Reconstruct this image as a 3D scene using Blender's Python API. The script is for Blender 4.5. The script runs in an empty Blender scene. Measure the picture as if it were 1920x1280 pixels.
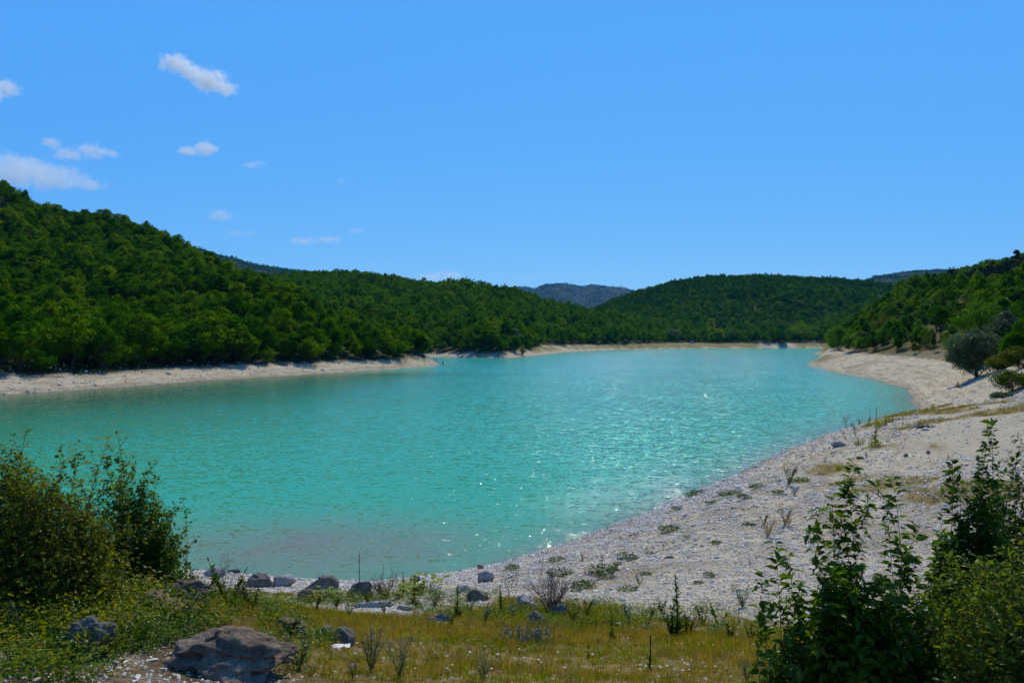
import bpy, bmesh, math, random
import numpy as np
from mathutils import Vector, Matrix, noise as mnoise

R = math.radians
PI = math.pi
scene = bpy.context.scene
COL = scene.collection
rng = np.random.default_rng(7)
random.seed(7)

# ------------------------------------------------------------------ camera
EYE = 10.0                 # metres above the water
FPX = 1440.0               # focal length in pixels of the 1920 px wide photograph
HOR = 630.0                # image row of the horizon
cam_d = bpy.data.cameras.new('camera')
cam_d.sensor_width = 36.0
cam_d.lens = 27.0
cam_d.clip_start = 0.05
cam_d.clip_end = 90000.0
cam = bpy.data.objects.new('camera', cam_d)
cam.location = (0, 0, EYE)
cam.rotation_euler = (R(90) - math.atan((640 - HOR) / FPX), 0, 0)
COL.objects.link(cam)
scene.camera = cam

# ------------------------------------------------------------------ sky and sun
SUN_EL, SUN_AZ = 45.0, 14.0          # azimuth measured to the right of the view axis
world = bpy.data.worlds.new('World')
scene.world = world
world.use_nodes = True
wn = world.node_tree
for n in list(wn.nodes):
    wn.nodes.remove(n)
w_out = wn.nodes.new('ShaderNodeOutputWorld')
w_bg = wn.nodes.new('ShaderNodeBackground')
w_sky = wn.nodes.new('ShaderNodeTexSky')
w_sky.sky_type = 'NISHITA'
w_sky.sun_disc = False
w_sky.sun_elevation = R(SUN_EL)
w_sky.sun_rotation = R(SUN_AZ)
w_sky.altitude = 3000
w_sky.air_density = 1.0
w_sky.dust_density = 0.0
w_sky.ozone_density = 4.0
w_gm = wn.nodes.new('ShaderNodeVectorMath'); w_gm.operation = 'POWER'
w_gm.inputs[1].default_value = (.76, .42, .10)       # how softly each channel climbs towards the horizon
wn.links.new(w_sky.outputs[0], w_gm.inputs[0])
w_hs = wn.nodes.new('ShaderNodeVectorMath'); w_hs.operation = 'MULTIPLY'
w_hs.inputs[1].default_value = (.86, 2.72, 8.2)      # the camera's deep summer blue
wn.links.new(w_gm.outputs[0], w_hs.inputs[0])
wn.links.new(w_hs.outputs[0], w_bg.inputs['Color'])
w_bg.inputs['Strength'].default_value = 0.1
wn.links.new(w_bg.outputs[0], w_out.inputs['Surface'])

sun_d = bpy.data.lights.new('sun', 'SUN')
sun_d.energy = 4.5
sun_d.angle = R(0.53)
sun_d.color = (1.0, 0.91, 0.75)
sun = bpy.data.objects.new('sun', sun_d)
to_sun = Vector((math.sin(R(SUN_AZ)) * math.cos(R(SUN_EL)), math.cos(R(SUN_AZ)) * math.cos(R(SUN_EL)), math.sin(R(SUN_EL))))
sun.rotation_euler = (-to_sun).to_track_quat('-Z', 'Y').to_euler()
sun.location = to_sun * 3000
COL.objects.link(sun)

scene.view_settings.view_transform = 'Standard'
scene.view_settings.look = 'None'
scene.view_settings.exposure = 0.0
scene.view_settings.gamma = 1.0
scene.view_settings.use_curve_mapping = False
scene.render.engine = 'CYCLES'
cy = scene.cycles
cy.max_bounces = 12
cy.use_denoising = True
cy.denoiser = 'OPENIMAGEDENOISE'
cy.denoising_input_passes = 'RGB_ALBEDO_NORMAL'
cy.denoising_prefilter = 'ACCURATE'
cy.diffuse_bounces = 3
cy.glossy_bounces = 3
cy.transmission_bounces = 4
cy.transparent_max_bounces = 8
cy.volume_bounces = 10
cy.volume_step_rate = 1.0
cy.caustics_reflective = False
cy.caustics_refractive = False

# ------------------------------------------------------------------ small helpers
def smooth(a, b, x):
    t = np.clip((x - a) / (b - a), 0, 1)
    return t * t * (3 - 2 * t)

def _hash(ix, iy, seed):
    n = (ix.astype(np.int64) * 374761393 + iy.astype(np.int64) * 668265263 + seed * 1442695041) & 0xFFFFFFFF
    n = ((n ^ (n >> 13)) * 1274126177) & 0xFFFFFFFF
    n = n ^ (n >> 16)
    return (n & 0xFFFFFF) / float(0xFFFFFF)

def vnoise(x, y, s, seed=0):
    """smooth value noise in -1..1 of wavelength s"""
    x = np.asarray(x, float) / s; y = np.asarray(y, float) / s
    ix = np.floor(x); iy = np.floor(y)
    fx = x - ix; fy = y - iy
    fx = fx * fx * (3 - 2 * fx); fy = fy * fy * (3 - 2 * fy)
    a = _hash(ix, iy, seed); b = _hash(ix + 1, iy, seed); c = _hash(ix, iy + 1, seed); d = _hash(ix + 1, iy + 1, seed)
    return 2 * ((a * (1 - fx) + b * fx) * (1 - fy) + (c * (1 - fx) + d * fx) * fy) - 1

def fbm(x, y, s, seed=0, octs=4):
    t = 0; amp = 1; tot = 0
    for i in range(octs):
        t = t + amp * vnoise(x, y, s / 2 ** i, seed + 17 * i); tot += amp; amp *= 0.55
    return t / tot

def tag(o, label=None, cat=None, group=None, kind=None):
    if label: o['label'] = label
    if cat: o['category'] = cat
    if group: o['group'] = group
    if kind: o['kind'] = kind
    return o

def make_mesh(name, verts, faces, mats=None, smooth_shade=False, attrs=None, colors=None, mat_idx=None):
    """verts (n,3); faces: array (m,k), or a list of such arrays"""
    verts = np.asarray(verts, np.float32)
    if isinstance(faces, np.ndarray):
        faces = [faces]
    faces = [np.asarray(f, np.int32) for f in faces if len(f)]
    me = bpy.data.meshes.new(name)
    me.vertices.add(len(verts))
    me.vertices.foreach_set('co', verts.ravel())
    nl = sum(f.size for f in faces); npoly = sum(len(f) for f in faces)
    me.loops.add(nl)
    me.polygons.add(npoly)
    me.loops.foreach_set('vertex_index', np.concatenate([f.ravel() for f in faces]))
    starts = []; o = 0
    for f in faces:
        starts.append(o + np.arange(len(f)) * f.shape[1]); o += f.size
    me.polygons.foreach_set('loop_start', np.concatenate(starts).astype(np.int32))
    if smooth_shade:
        me.polygons.foreach_set('use_smooth', np.ones(npoly, bool))
    for k, v in (attrs or {}).items():
        a = me.attributes.new(k, 'FLOAT', 'POINT')
        a.data.foreach_set('value', np.asarray(v, np.float32))
    if mats is not None:
        for m in (mats if isinstance(mats, (list, tuple)) else [mats]):
            me.materials.append(m)
    if mat_idx is not None:
        me.polygons.foreach_set('material_index', np.asarray(mat_idx, np.int32))
    me.update(calc_edges=True)
    me.validate()
    return me

def add(name, me, parent=None, loc=None, rz=None):
    o = bpy.data.objects.new(name, me)
    COL.objects.link(o)
    if parent is not None: o.parent = parent
    if loc is not None: o.location = loc
    if rz is not None: o.rotation_euler = (0, 0, rz)
    return o

def empty(name, loc, label=None, cat=None, group=None, rz=0):
    o = bpy.data.objects.new(name, None)
    o.empty_display_size = 0.3
    COL.objects.link(o)
    o.location = loc; o.rotation_euler = (0, 0, rz)
    return tag(o, label, cat, group)

class Soup:
    """collects tubes, cards and boxes that belong to ONE mesh"""
    def __init__(s): s.v = []; s.f = {3: [], 4: []}; s.n = 0
    def put(s, v, f):
        v = np.asarray(v, float); f = np.asarray(f, np.int64)
        if len(f): s.f[f.shape[1]].append(f + s.n)
        s.v.append(v); s.n += len(v)
    def tube(s, pts, rad, sides=5, cap=True):
        pts = np.asarray(pts, float); n = len(pts)
        rad = np.broadcast_to(np.asarray(rad, float), (n,))
        t = np.gradient(pts, axis=0); t /= np.linalg.norm(t, axis=1)[:, None] + 1e-9
        ref = np.array([0.31, 0.95, 0.05]) if abs(t[0] @ np.array([0.31, 0.95, 0.05])) < .9 else np.array([1., 0, 0])
        u = np.cross(t, ref); u /= np.linalg.norm(u, axis=1)[:, None] + 1e-9
        w = np.cross(t, u)
        a = np.arange(sides) * 2 * PI / sides
        ring = pts[:, None] + rad[:, None, None] * (np.cos(a)[None, :, None] * u[:, None] + np.sin(a)[None, :, None] * w[:, None])
        i = np.arange(n - 1)[:, None] * sides; j = np.arange(sides)[None]; j2 = (j + 1) % sides
        s.put(ring.reshape(-1, 3), np.stack([i + j, i + j2, i + sides + j2, i + sides + j], -1).reshape(-1, 4))
        if cap:
            k = s.n - sides
            s.f[3].append(np.array([[k, k + q, k + q + 1] for q in range(1, sides - 1)]))
    def cards(s, p, nrm, L, W, along=None):
        """kite-shaped leaves: centre p, normal nrm, length L, width W"""
        p = np.asarray(p, float); n = len(p)
        if n == 0: return
        nrm = nrm / (np.linalg.norm(nrm, axis=1)[:, None] + 1e-9)
        r = rng.normal(size=(n, 3)) if along is None else along
        u = r - (r * nrm).sum(1)[:, None] * nrm
        u /= np.linalg.norm(u, axis=1)[:, None] + 1e-9
        w = np.cross(nrm, u)
        L = np.broadcast_to(L, (n,))[:, None]; W = np.broadcast_to(W, (n,))[:, None]
        v = np.stack([p - u * L * .5, p + w * W * .5 + u * L * rng.uniform(-.12, .12, (n, 1)), p + u * L * .5, p - w * W * .5 + u * L * rng.uniform(-.12, .12, (n, 1))], 1)
        b = np.arange(n)[:, None] * 4
        s.put(v.reshape(-1, 3), b + np.array([[0, 1, 2, 3]]))
    def leaves(s, base, d, up, L, W, fold=.25, droop=.25):
        """folded pointed leaves that start at base, grow along d"""
        base = np.asarray(base, float); n = len(base)
        if n == 0: return
        d = d / (np.linalg.norm(d, axis=1)[:, None] + 1e-9)
        side = np.cross(d, up); side /= np.linalg.norm(side, axis=1)[:, None] + 1e-9
        nn = np.cross(side, d)
        L = np.broadcast_to(L, (n,))[:, None]; W = np.broadcast_to(W, (n,))[:, None]
        def P(a, b, c): return base + d * L * a + side * W * b + nn * L * c
        dr = droop
        v = np.stack([P(0, 0, 0), P(.32, .46, fold * .3 - dr * .1), P(.68, .36, fold * .2 - dr * .4), P(1, 0, -dr), P(.68, -.36, fold * .2 - dr * .4), P(.32, -.46, fold * .3 - dr * .1), P(.36, 0, -dr * .12), P(.7, 0, -dr * .5)], 1)
        b = np.arange(n)[:, None] * 8
        s.put(v.reshape(-1, 3), np.zeros((0, 4), int))
        s.n -= 8 * n
        for t in ([0, 6, 1], [0, 5, 6], [7, 3, 2], [7, 4, 3]):
            s.f[3].append(b + s.n + np.array([t]))
        for q in ([1, 6, 7, 2], [6, 5, 4, 7]):
            s.f[4].append(b + s.n + np.array([q]))
        s.n += 8 * n
    def box(s, c, sz, rot=0.0):
        c = np.asarray(c, float); h = np.asarray(sz, float) / 2
        v = np.array([[x, y, z] for x in (-1, 1) for y in (-1, 1) for z in (-1, 1)], float) * h
        cr, sr = math.cos(rot), math.sin(rot)
        v[:, :2] = v[:, :2] @ np.array([[cr, sr], [-sr, cr]])
        s.put(v + c, [[0, 1, 3, 2], [4, 6, 7, 5], [0, 4, 5, 1], [2, 3, 7, 6], [0, 2, 6, 4], [1, 5, 7, 3]])
    def mesh(s, name, mat, smooth_shade=False):
        v = np.concatenate(s.v) if s.v else np.zeros((0, 3))
        return make_mesh(name, v, [np.concatenate(x) for x in s.f.values() if x], mat, smooth_shade)

# ------------------------------------------------------------------ materials
def new_mat(name):
    m = bpy.data.materials.new(name); m.use_nodes = True
    nt = m.node_tree
    for n in list(nt.nodes): nt.nodes.remove(n)
    out = nt.nodes.new('ShaderNodeOutputMaterial')
    return m, nt, out

class NT:
    def __init__(s, nt): s.nt = nt
    def node(s, t, **kw):
        n = s.nt.nodes.new(t)
        for k, v in kw.items(): setattr(n, k, v)
        return n
    def link(s, a, b): s.nt.links.new(a, b)
    def math(s, op, a, b=None, clamp=False):
        n = s.node('ShaderNodeMath', operation=op); n.use_clamp = clamp
        for i, v in enumerate((a, b)):
            if v is None: continue
            if isinstance(v, (int, float)): n.inputs[i].default_value = v
            else: s.link(v, n.inputs[i])
        return n.outputs[0]
    def mix(s, f, a, b, blend='MIX'):
        n = s.node('ShaderNodeMix', data_type='RGBA', blend_type=blend)
        for i, v in ((0, f), (6, a), (7, b)):
            if isinstance(v, (int, float)): n.inputs[i].default_value = v
            elif isinstance(v, tuple): n.inputs[i].default_value = (*v, 1)
            else: s.link(v, n.inputs[i])
        return n.outputs[2]
    def noise(s, vec, scale, detail=4, rough=.55, dist=0.0):
        n = s.node('ShaderNodeTexNoise')
        n.inputs['Scale'].default_value = scale; n.inputs['Detail'].default_value = detail
        n.inputs['Roughness'].default_value = rough; n.inputs['Distortion'].default_value = dist
        if vec is not None: s.link(vec, n.inputs['Vector'])
        return n
    def ramp(s, f, stops):
        n = s.node('ShaderNodeValToRGB')
        el = n.color_ramp.elements
        while len(el) < len(stops): el.new(.5)
        for e, (p, c) in zip(el, stops):
            e.position = p; e.color = (*c, 1) if isinstance(c, tuple) else (c, c, c, 1)
        s.link(f, n.inputs[0])
        return n.outputs[0]
    def attr(s, name):
        return s.node('ShaderNodeAttribute', attribute_name=name).outputs['Fac']
    def pos(s): return s.node('ShaderNodeNewGeometry').outputs['Position']
    def objc(s): return s.node('ShaderNodeTexCoord').outputs['Object']

def foliage_mat(name, cols, trans=.35, gloss=.05, nscale=.6, tcol=None, rough=.45):
    """leaf: diffuse + light through the blade + a little sheen; cols: 3 colours from dark to light picked per plant and per patch"""
    m, nt, out = new_mat(name); n = NT(nt)
    rnd = n.node('ShaderNodeObjectInfo').outputs['Random']
    nz = n.noise(n.pos(), nscale, 3, .6).outputs['Fac']
    f = n.math('ADD', n.math('MULTIPLY', rnd, .72), n.math('MULTIPLY', n.math('SUBTRACT', nz, .33), 1.0))
    col = n.ramp(f, [(.12, cols[0]), (.5, cols[1]), (.95, cols[2])])
    dif = n.node('ShaderNodeBsdfDiffuse'); n.link(col, dif.inputs[0])
    tr = n.node('ShaderNodeBsdfTranslucent')
    n.link(n.mix(1.0, col, tcol or (1.5, 1.45, .5), 'MULTIPLY'), tr.inputs[0])
    gl = n.node('ShaderNodeBsdfGlossy'); gl.inputs['Roughness'].default_value = rough; gl.inputs[0].default_value = (.8, .9, .8, 1)
    m1 = n.node('ShaderNodeMixShader'); m1.inputs[0].default_value = trans
    n.link(dif.outputs[0], m1.inputs[1]); n.link(tr.outputs[0], m1.inputs[2])
    m2 = n.node('ShaderNodeMixShader'); m2.inputs[0].default_value = gloss
    n.link(m1.outputs[0], m2.inputs[1]); n.link(gl.outputs[0], m2.inputs[2])
    n.link(m2.outputs[0], out.inputs['Surface'])
    return m

def plain_mat(name, c1, c2, scale=3.0, rough=.8, bump=.0, bscale=20.0, spec=.3):
    m, nt, out = new_mat(name); n = NT(nt)
    p = n.node('ShaderNodeBsdfPrincipled')
    p.inputs['Roughness'].default_value = rough
    p.inputs['Specular IOR Level'].default_value = spec
    nz = n.noise(n.objc(), scale, 5, .6).outputs['Fac']
    n.link(n.ramp(nz, [(.3, c1), (.7, c2)]), p.inputs['Base Color'])
    if bump:
        b = n.node('ShaderNodeBump'); b.inputs['Strength'].default_value = bump; b.inputs['Distance'].default_value = .05
        n.link(n.noise(n.objc(), bscale, 5, .6).outputs['Fac'], b.inputs['Height'])
        n.link(b.outputs[0], p.inputs['Normal'])
    n.link(p.outputs[0], out.inputs['Surface'])
    return m

def rock_mat(name, c1, c2, c3, bscale=9.0, bump=.7):
    m, nt, out = new_mat(name); n = NT(nt)
    p = n.node('ShaderNodeBsdfPrincipled'); p.inputs['Roughness'].default_value = .9; p.inputs['Specular IOR Level'].default_value = .2
    oc = n.objc()
    big = n.noise(oc, 2.2, 6, .65, .4).outputs['Fac']
    fine = n.noise(oc, 30, 6, .7).outputs['Fac']
    f = n.math('ADD', n.math('MULTIPLY', big, .65), n.math('MULTIPLY', fine, .4))
    n.link(n.ramp(f, [(.36, c1), (.52, c2), (.68, c3)]), p.inputs['Base Color'])
    b = n.node('ShaderNodeBump'); b.inputs['Strength'].default_value = bump; b.inputs['Distance'].default_value = .04
    h = n.math('ADD', n.noise(oc, bscale, 8, .7, .3).outputs['Fac'], n.math('MULTIPLY', fine, .5))
    n.link(h, b.inputs['Height']); n.link(b.outputs[0], p.inputs['Normal'])
    n.link(p.outputs[0], out.inputs['Surface'])
    return m

M = {}
M['leaf_forest'] = foliage_mat('forest_leaves', [(.012, .056, .001), (.036, .108, .001), (.10, .175, .002)], .48, .0, .16)
M['leaf_mid'] = foliage_mat('sunlit_forest_leaves', [(.014, .068, .001), (.040, .122, .001), (.10, .185, .002)], .48, .0, .05)
M['leaf_far'] = foliage_mat('far_forest_leaves', [(.012, .058, .001), (.026, .096, .001), (.060, .14, .003)], .42, .0, .02)
M['leaf_olive'] = foliage_mat('olive_green_leaves', [(.05, .075, .002), (.085, .105, .002), (.13, .14, .004)], .4, .01, .3)
M['leaf_silver'] = foliage_mat('silver_willow_leaves', [(.050, .078, .026), (.085, .115, .045), (.14, .17, .080)], .36, .03, .4, (1.1, 1.2, .7))
M['leaf_yellow'] = foliage_mat('yellow_green_leaves', [(.16, .20, .002), (.22, .25, .002), (.28, .28, .004)], .45, .01, .3)
M['leaf_bright'] = foliage_mat('bright_green_leaves', [(.030, .095, .001), (.058, .14, .001), (.10, .18, .003)], .42, .01, .4)
M['needle'] = foliage_mat('pine_needles', [(.012, .030, .010), (.018, .042, .012), (.028, .055, .016)], .12, .02, .4, (1, 1.1, .7))
M['bark'] = plain_mat('bark', (.035, .028, .02), (.085, .07, .05), 6, .9, .6, 14)
M['twig'] = plain_mat('twig_bark', (.045, .028, .018), (.10, .065, .042), 12, .85)
M['dry_twig'] = plain_mat('dry_twig', (.10, .062, .045), (.19, .13, .10), 12, .9)
M['leaf_thorn'] = foliage_mat('thorny_bush_leaves', [(.06, .095, .002), (.145, .165, .003), (.26, .23, .006)], .58, .012, 1.6, None, .4)
M['leaf_dogwood'] = foliage_mat('upright_bush_leaves', [(.024, .072, .002), (.058, .115, .003), (.13, .195, .005)], .54, .012, 1.6, None, .35)
M['leaf_privet'] = foliage_mat('light_bush_leaves', [(.022, .055, .002), (.050, .090, .003), (.12, .17, .005)], .50, .012, 1.4, None, .35)
M['weed'] = foliage_mat('weed_green', [(.025, .06, .004), (.045, .09, .006), (.08, .125, .010)], .38, .0, 3.)
M['weed_grey'] = foliage_mat('weed_grey_green', [(.07, .10, .045), (.10, .13, .06), (.14, .17, .085)], .3, .03, 3., (1.1, 1.2, .7))
M['weed_dry'] = foliage_mat('weed_dry_brown', [(.17, .10, .025), (.26, .155, .04), (.34, .22, .07)], .3, .02, 3., (1.2, 1.1, .6))
M['grass_gold'] = foliage_mat('dry_golden_grass', [(.15, .155, .008), (.26, .21, .014), (.40, .28, .04)], .42, .0, .5, (1.3, 1.2, .5))
M['grass_green'] = foliage_mat('green_grass', [(.10, .15, .007), (.16, .20, .010), (.24, .25, .016)], .45, .0, .5)
M['petal_white'] = plain_mat('white_petals', (.68, .66, .66), (.8, .79, .76), 30, .7)
M['petal_blue'] = plain_mat('blue_petals', (.05, .06, .24), (.09, .10, .34), 30, .7)
M['petal_yellow'] = plain_mat('yellow_petals', (.55, .38, .02), (.70, .5, .04), 30, .7)
M['rock_brown'] = rock_mat('brown_limestone', (.048, .031, .018), (.14, .098, .062), (.31, .235, .155))
M['rock_grey'] = rock_mat('grey_limestone', (.055, .043, .030), (.15, .125, .092), (.31, .27, .205))
M['rock_pale'] = rock_mat('pale_limestone', (.15, .135, .11), (.28, .26, .22), (.44, .41, .36))
M['rock_red'] = rock_mat('reddish_stone', (.20, .10, .07), (.32, .18, .13), (.42, .27, .21))

# ------------------------------------------------------------------ the lake's outline (metres) and the land's height
def wp(px, py, D):                       # a point seen at (px, py) of the photograph, D metres in front of the camera
    return ((px - 960) / FPX * D, D, EYE + (HOR - py) / FPX * D)
def shore_pt(px, py):                    # a point of the waterline
    D = EYE * FPX / (py - HOR)
    return ((px - 960) / FPX * D, D)

SHORE = [shore_pt(*p) for p in [(0, 740), (200, 728), (400, 712), (600, 700), (700, 694), (780, 688.5), (834, 684)]]
SHORE += [(-29, 284), (-40, 306), (-49, 335), (-52, 360)]
SHORE += [shore_pt(*p) for p in [(800, 669), (860, 670), (960, 671), (1010, 665.5), (1060, 660), (1150, 656), (1300, 653.5), (1420, 653), (1530, 652.5)]]
SHORE += [(270, 600), (240, 520), (190, 462), (175, 442), (166, 410), (150, 375), (128, 320), (112, 288)]
SHORE += [shore_pt(*p) for p in [(1513, 684.5), (1560, 697), (1640, 713), (1695, 727), (1709, 745), (1716, 762)]]
SHORE += [(56, 104), (49, 97), (41, 88), (32, 78), (17.6, 57.6), (8.75, 45), (2.5, 36.8), (-.5, 33.7), (-2.5, 32.4), (-5.6, 31.2), (-9, 31.6), (-12.7, 32.6), (-22, 33.5),
          (-38, 40), (-60, 50), (-90, 57), (-140, 60), (-220, 62), (-330, 80), (-330, 110), (-220, 100), (-160, 108), (-115, 120)]
SHORE = np.array(SHORE)

def shore_dist(x, y):
    """signed distance to the waterline, positive on land"""
    x = np.asarray(x, float); y = np.asarray(y, float)
    best = np.full(x.shape, 1e9); inside = np.zeros(x.shape, bool)
    n = len(SHORE)
    for i in range(n):
        ax, ay = SHORE[i]; bx, by = SHORE[(i + 1) % n]
        dx, dy = bx - ax, by - ay
        t = np.clip(((x - ax) * dx + (y - ay) * dy) / (dx * dx + dy * dy + 1e-9), 0, 1)
        best = np.minimum(best, (x - ax - t * dx) ** 2 + (y - ay - t * dy) ** 2)
        c = (ay > y) != (by > y)
        with np.errstate(divide='ignore', invalid='ignore'):
            xi = (bx - ax) * (y - ay) / (by - ay + 1e-12) + ax
        inside ^= c & (x < xi)
    d = np.sqrt(best)
    return np.where(inside, -d, d)

# control points of the ground: (image column, image row of the bare ground, depth)
CTRL_PX = [
    # left bank and left hill
    (0, 690, 145), (200, 684, 170), (400, 674, 197), (600, 662, 232), (700, 661, 246), (770, 661, 262), (800, 668, 264),
    (0, 600, 210), (0, 480, 300), (0, 372, 385), (200, 600, 235), (200, 427, 390), (400, 600, 250), (400, 510, 385), (300, 465, 390),
    (430, 522, 375), (500, 560, 345), (560, 588, 310), (600, 606, 285), (650, 632, 268), (700, 646, 262), (0, 420, 560), (200, 470, 560), (400, 525, 520),
    # the far bank and the middle hill
    (800, 657, 388), (860, 654, 385), (960, 651, 385), (1080, 645, 545), (1250, 641, 668), (1320, 640, 690), (1420, 640, 690), (1520, 641, 690),
    (500, 532, 760), (540, 545, 560), (560, 622, 415), (500, 600, 450), (600, 628, 365), (650, 640, 335), (440, 560, 480), (600, 526, 750), (700, 531, 720), (860, 546, 700), (960, 561, 680), (1060, 590, 680), (1060, 590, 830), (1150, 603, 720), (1150, 606, 840), (1250, 616, 765), (1320, 628, 800),
    (780, 600, 520), (900, 610, 500), (1000, 615, 560),
    # the right hill
    (1545, 660, 300), (1590, 662, 292), (1680, 645, 232), (1780, 643, 190), (1600, 612, 308), (1680, 571, 292), (1720, 550, 310), (1800, 550, 320),
    (1850, 537, 340), (1920, 518, 360), (2100, 470, 380), (1760, 625, 215), (1860, 640, 165), (1920, 620, 165), (1640, 640, 262),
    # the right beach and the headland
    (1800, 726, 121), (1832, 702, 127), (1900, 690, 122), (1860, 680, 135), (1800, 747, 94), (1640, 797, 66), (1700, 845, 45), (1700, 900, 33), (1900, 745, 75),
    (1920, 795, 47), (1900, 690, 100), (1560, 850, 50), (1500, 1000, 28), (1300, 1000, 29), (1300, 1120, 19.5),
]
CTRL = [wp(*c) for c in CTRL_PX]
CTRL += [(0, 0, 8.35), (-4, 8.5, 7.15), (-2.6, 6.5, 7.3), (-6, 6, 7.7), (-9, 10, 7.0), (0, 9.4, 5.85), (0, 13, 4.95), (0, 18, 3.7), (5, 4, 7.9), (5, 9, 6.4), (10, 5, 8.0), (3, 6, 7.2),
         (0, -40, 12), (-60, 0, 14), (60, 0, 12), (60, 40, 9), (-20, 15, 5.5), (120, 60, 30), (-300, 300, 85), (-340, 420, 95), (300, 420, 46), (520, 560, 66), (0, 1100, 20), (400, 1100, 20), (-500, 900, 110), (-100, 1000, 50)]
CTRL = np.array(CTRL, float)
_d = shore_dist(CTRL[:, 0], CTRL[:, 1])
_k = CTRL[:, 2] / np.maximum(_d, 2.0)
def _warp(x, y):      # scale space with distance so that near and far controls weigh alike
    r = np.hypot(x, y) + 6.0
    f = np.log(r / 6.0) / r * 60
    return x * f, y * f
_cx, _cy = _warp(CTRL[:, 0], CTRL[:, 1])
_n = len(CTRL)
_G = np.sqrt((_cx[:, None] - _cx) ** 2 + (_cy[:, None] - _cy) ** 2 + .5)
_A = np.zeros((_n + 1, _n + 1)); _A[:_n, :_n] = _G - np.eye(_n) * .4; _A[:_n, _n] = 1; _A[_n, :_n] = 1
_W = np.linalg.solve(_A, np.append(_k, 0))

def slope_k(x, y):
    sx, sy = _warp(x, y)
    out = np.full(x.shape, _W[_n])
    for i in range(_n):
        out += _W[i] * np.sqrt((sx - _cx[i]) ** 2 + (sy - _cy[i]) ** 2 + .5)
    return np.clip(out, .03, .75)

# farther ranges: (bare skyline in image columns/rows, depth of the crest, width in front, width behind)
RANGES = [
    ([1040, 1080, 1120, 1160, 1200, 1260, 1340, 1420, 1500, 1620, 1700, 1800, 2000], [626, 606, 583, 566, 554, 538, 528, 527, 535, 538, 552, 566, 575], 1250, 480, 700),
    ([1120, 1250, 1400, 1470, 1550, 1620, 1645, 1700, 1760, 1815, 1850, 1950, 2100], [640, 560, 540, 529, 529, 529, 521, 514, 512, 510, 513, 522, 527], 4300, 1500, 1500),
    ([700, 880, 930, 975, 1003, 1012, 1025, 1050, 1080, 1092, 1108, 1130, 1160, 1200, 1240, 1300, 1400, 1480], [590, 556, 543, 541, 545, 540, 536, 535, 538, 540, 536, 538, 542, 549, 553, 562, 580, 640], 7600, 2200, 2400),
    ([-100, 200, 400, 430, 500, 560, 650, 700, 760, 860, 930, 1000, 1060, 1130], [412, 442, 483, 490, 503, 512, 520, 523, 529, 539, 550, 562, 579, 640], 3600, 1400, 1500),
]
def ground_z(x, y, detail=True):
    x = np.asarray(x, float); y = np.asarray(y, float)
    r = np.hypot(x, y)
    d = shore_dist(x, y)
    wob = fbm(x, y, 9.0, 3, 3) * np.clip(r / 200, .12, 1.3) + fbm(x, y, 45.0, 5, 2) * np.clip((r - 60) / 300, 0, 1) * 2.5
    d = d + wob
    k = slope_k(x, y)
    dl = np.maximum(d, 0)
    land = k * dl
    land = land * (1 - .9 * smooth(820, 1150, y))
    # spurs and gullies on the hills
    land = land * (1 + .045 * fbm(x, y, 90, 11, 3) * smooth(8, 30, land))
    if detail:
        land = land + (fbm(x, y, 2.6, 21, 4) * .11 * smooth(1.0, 6, dl) + fbm(x, y, .7, 27, 3) * .03) * smooth(.1, 2, dl) * np.clip(r / 12, .5, 3)
    # mound of pale gravel on the far shore
    land = land + 3.4 * np.exp(-(((x - 222) / 15) ** 2 + ((y - 652) / 13) ** 2)) * smooth(0, 6, dl)
    z = np.where(d > 0, land, np.maximum(d * .22, -5))
    yy = np.maximum(y, 1)
    px = 960 + FPX * x / yy
    for pxs, pys, D, wf, wb in RANGES:
        crest = np.interp(px, pxs, pys)
        zc = EYE + (HOR - crest) / FPX * D
        t = np.where(y < D, (D - y) / wf, (y - D) / wb)
        g = np.where(t < 1, np.cos(np.clip(t, 0, 1) * PI / 2) ** 1.6, 0)
        g = g * (1 + .20 * fbm(x, y, 170, 31, 3) * np.clip(t * 3, 0, 1))
        far = np.where(y > 600, zc * g, 0) * smooth(3, 60, d)
        z = np.where((far > z) & (far > .01), far, z)
    return z

def gz(x, y): return float(ground_z(np.array([x]), np.array([y]))[0])

def ground_at(px, py, dmin=2.0, dmax=1500.0):
    """where the line of sight through (px, py) first meets the ground"""
    D = np.exp(np.linspace(math.log(dmin), math.log(dmax), 2600))
    x = (px - 960) / FPX * D; z = EYE + (HOR - py) / FPX * D
    below = np.nonzero(z <= ground_z(x, D))[0]
    i = below[0] if len(below) else -1
    return Vector((x[i], D[i], ground_z(x[i:i + 1], D[i:i + 1])[0] if i >= 0 else 0))

# ------------------------------------------------------------------ ground sheet
def polar_grid(rs, az):
    A, Rr = np.meshgrid(az, rs)
    return Rr * np.sin(A), Rr * np.cos(A)

az_in = np.radians(np.linspace(-46, 46, 700))
az_out = np.radians(np.linspace(46, 314, 130))[1:-1]
az = np.concatenate([az_in, az_out])
rs = np.concatenate([[.05], np.exp(np.linspace(math.log(1.2), math.log(13000), 500))])
GX, GY = polar_grid(rs, az)
GZ = ground_z(GX, GY)
nr, na = GX.shape
ii = np.arange(nr - 1)[:, None] * na; jj = np.arange(na)[None]; j2 = (jj + 1) % na
gfaces = np.stack([ii + jj, ii + na + jj, ii + na + j2, ii + j2], -1).reshape(-1, 4)
gfaces = gfaces[:, ::-1]
GD = shore_dist(GX, GY)

def px_of(x, y): return 960 + FPX * x / np.maximum(y, .5)
def py_of(y, z): return HOR - FPX * (z - EYE) / np.maximum(y, .5)

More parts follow.
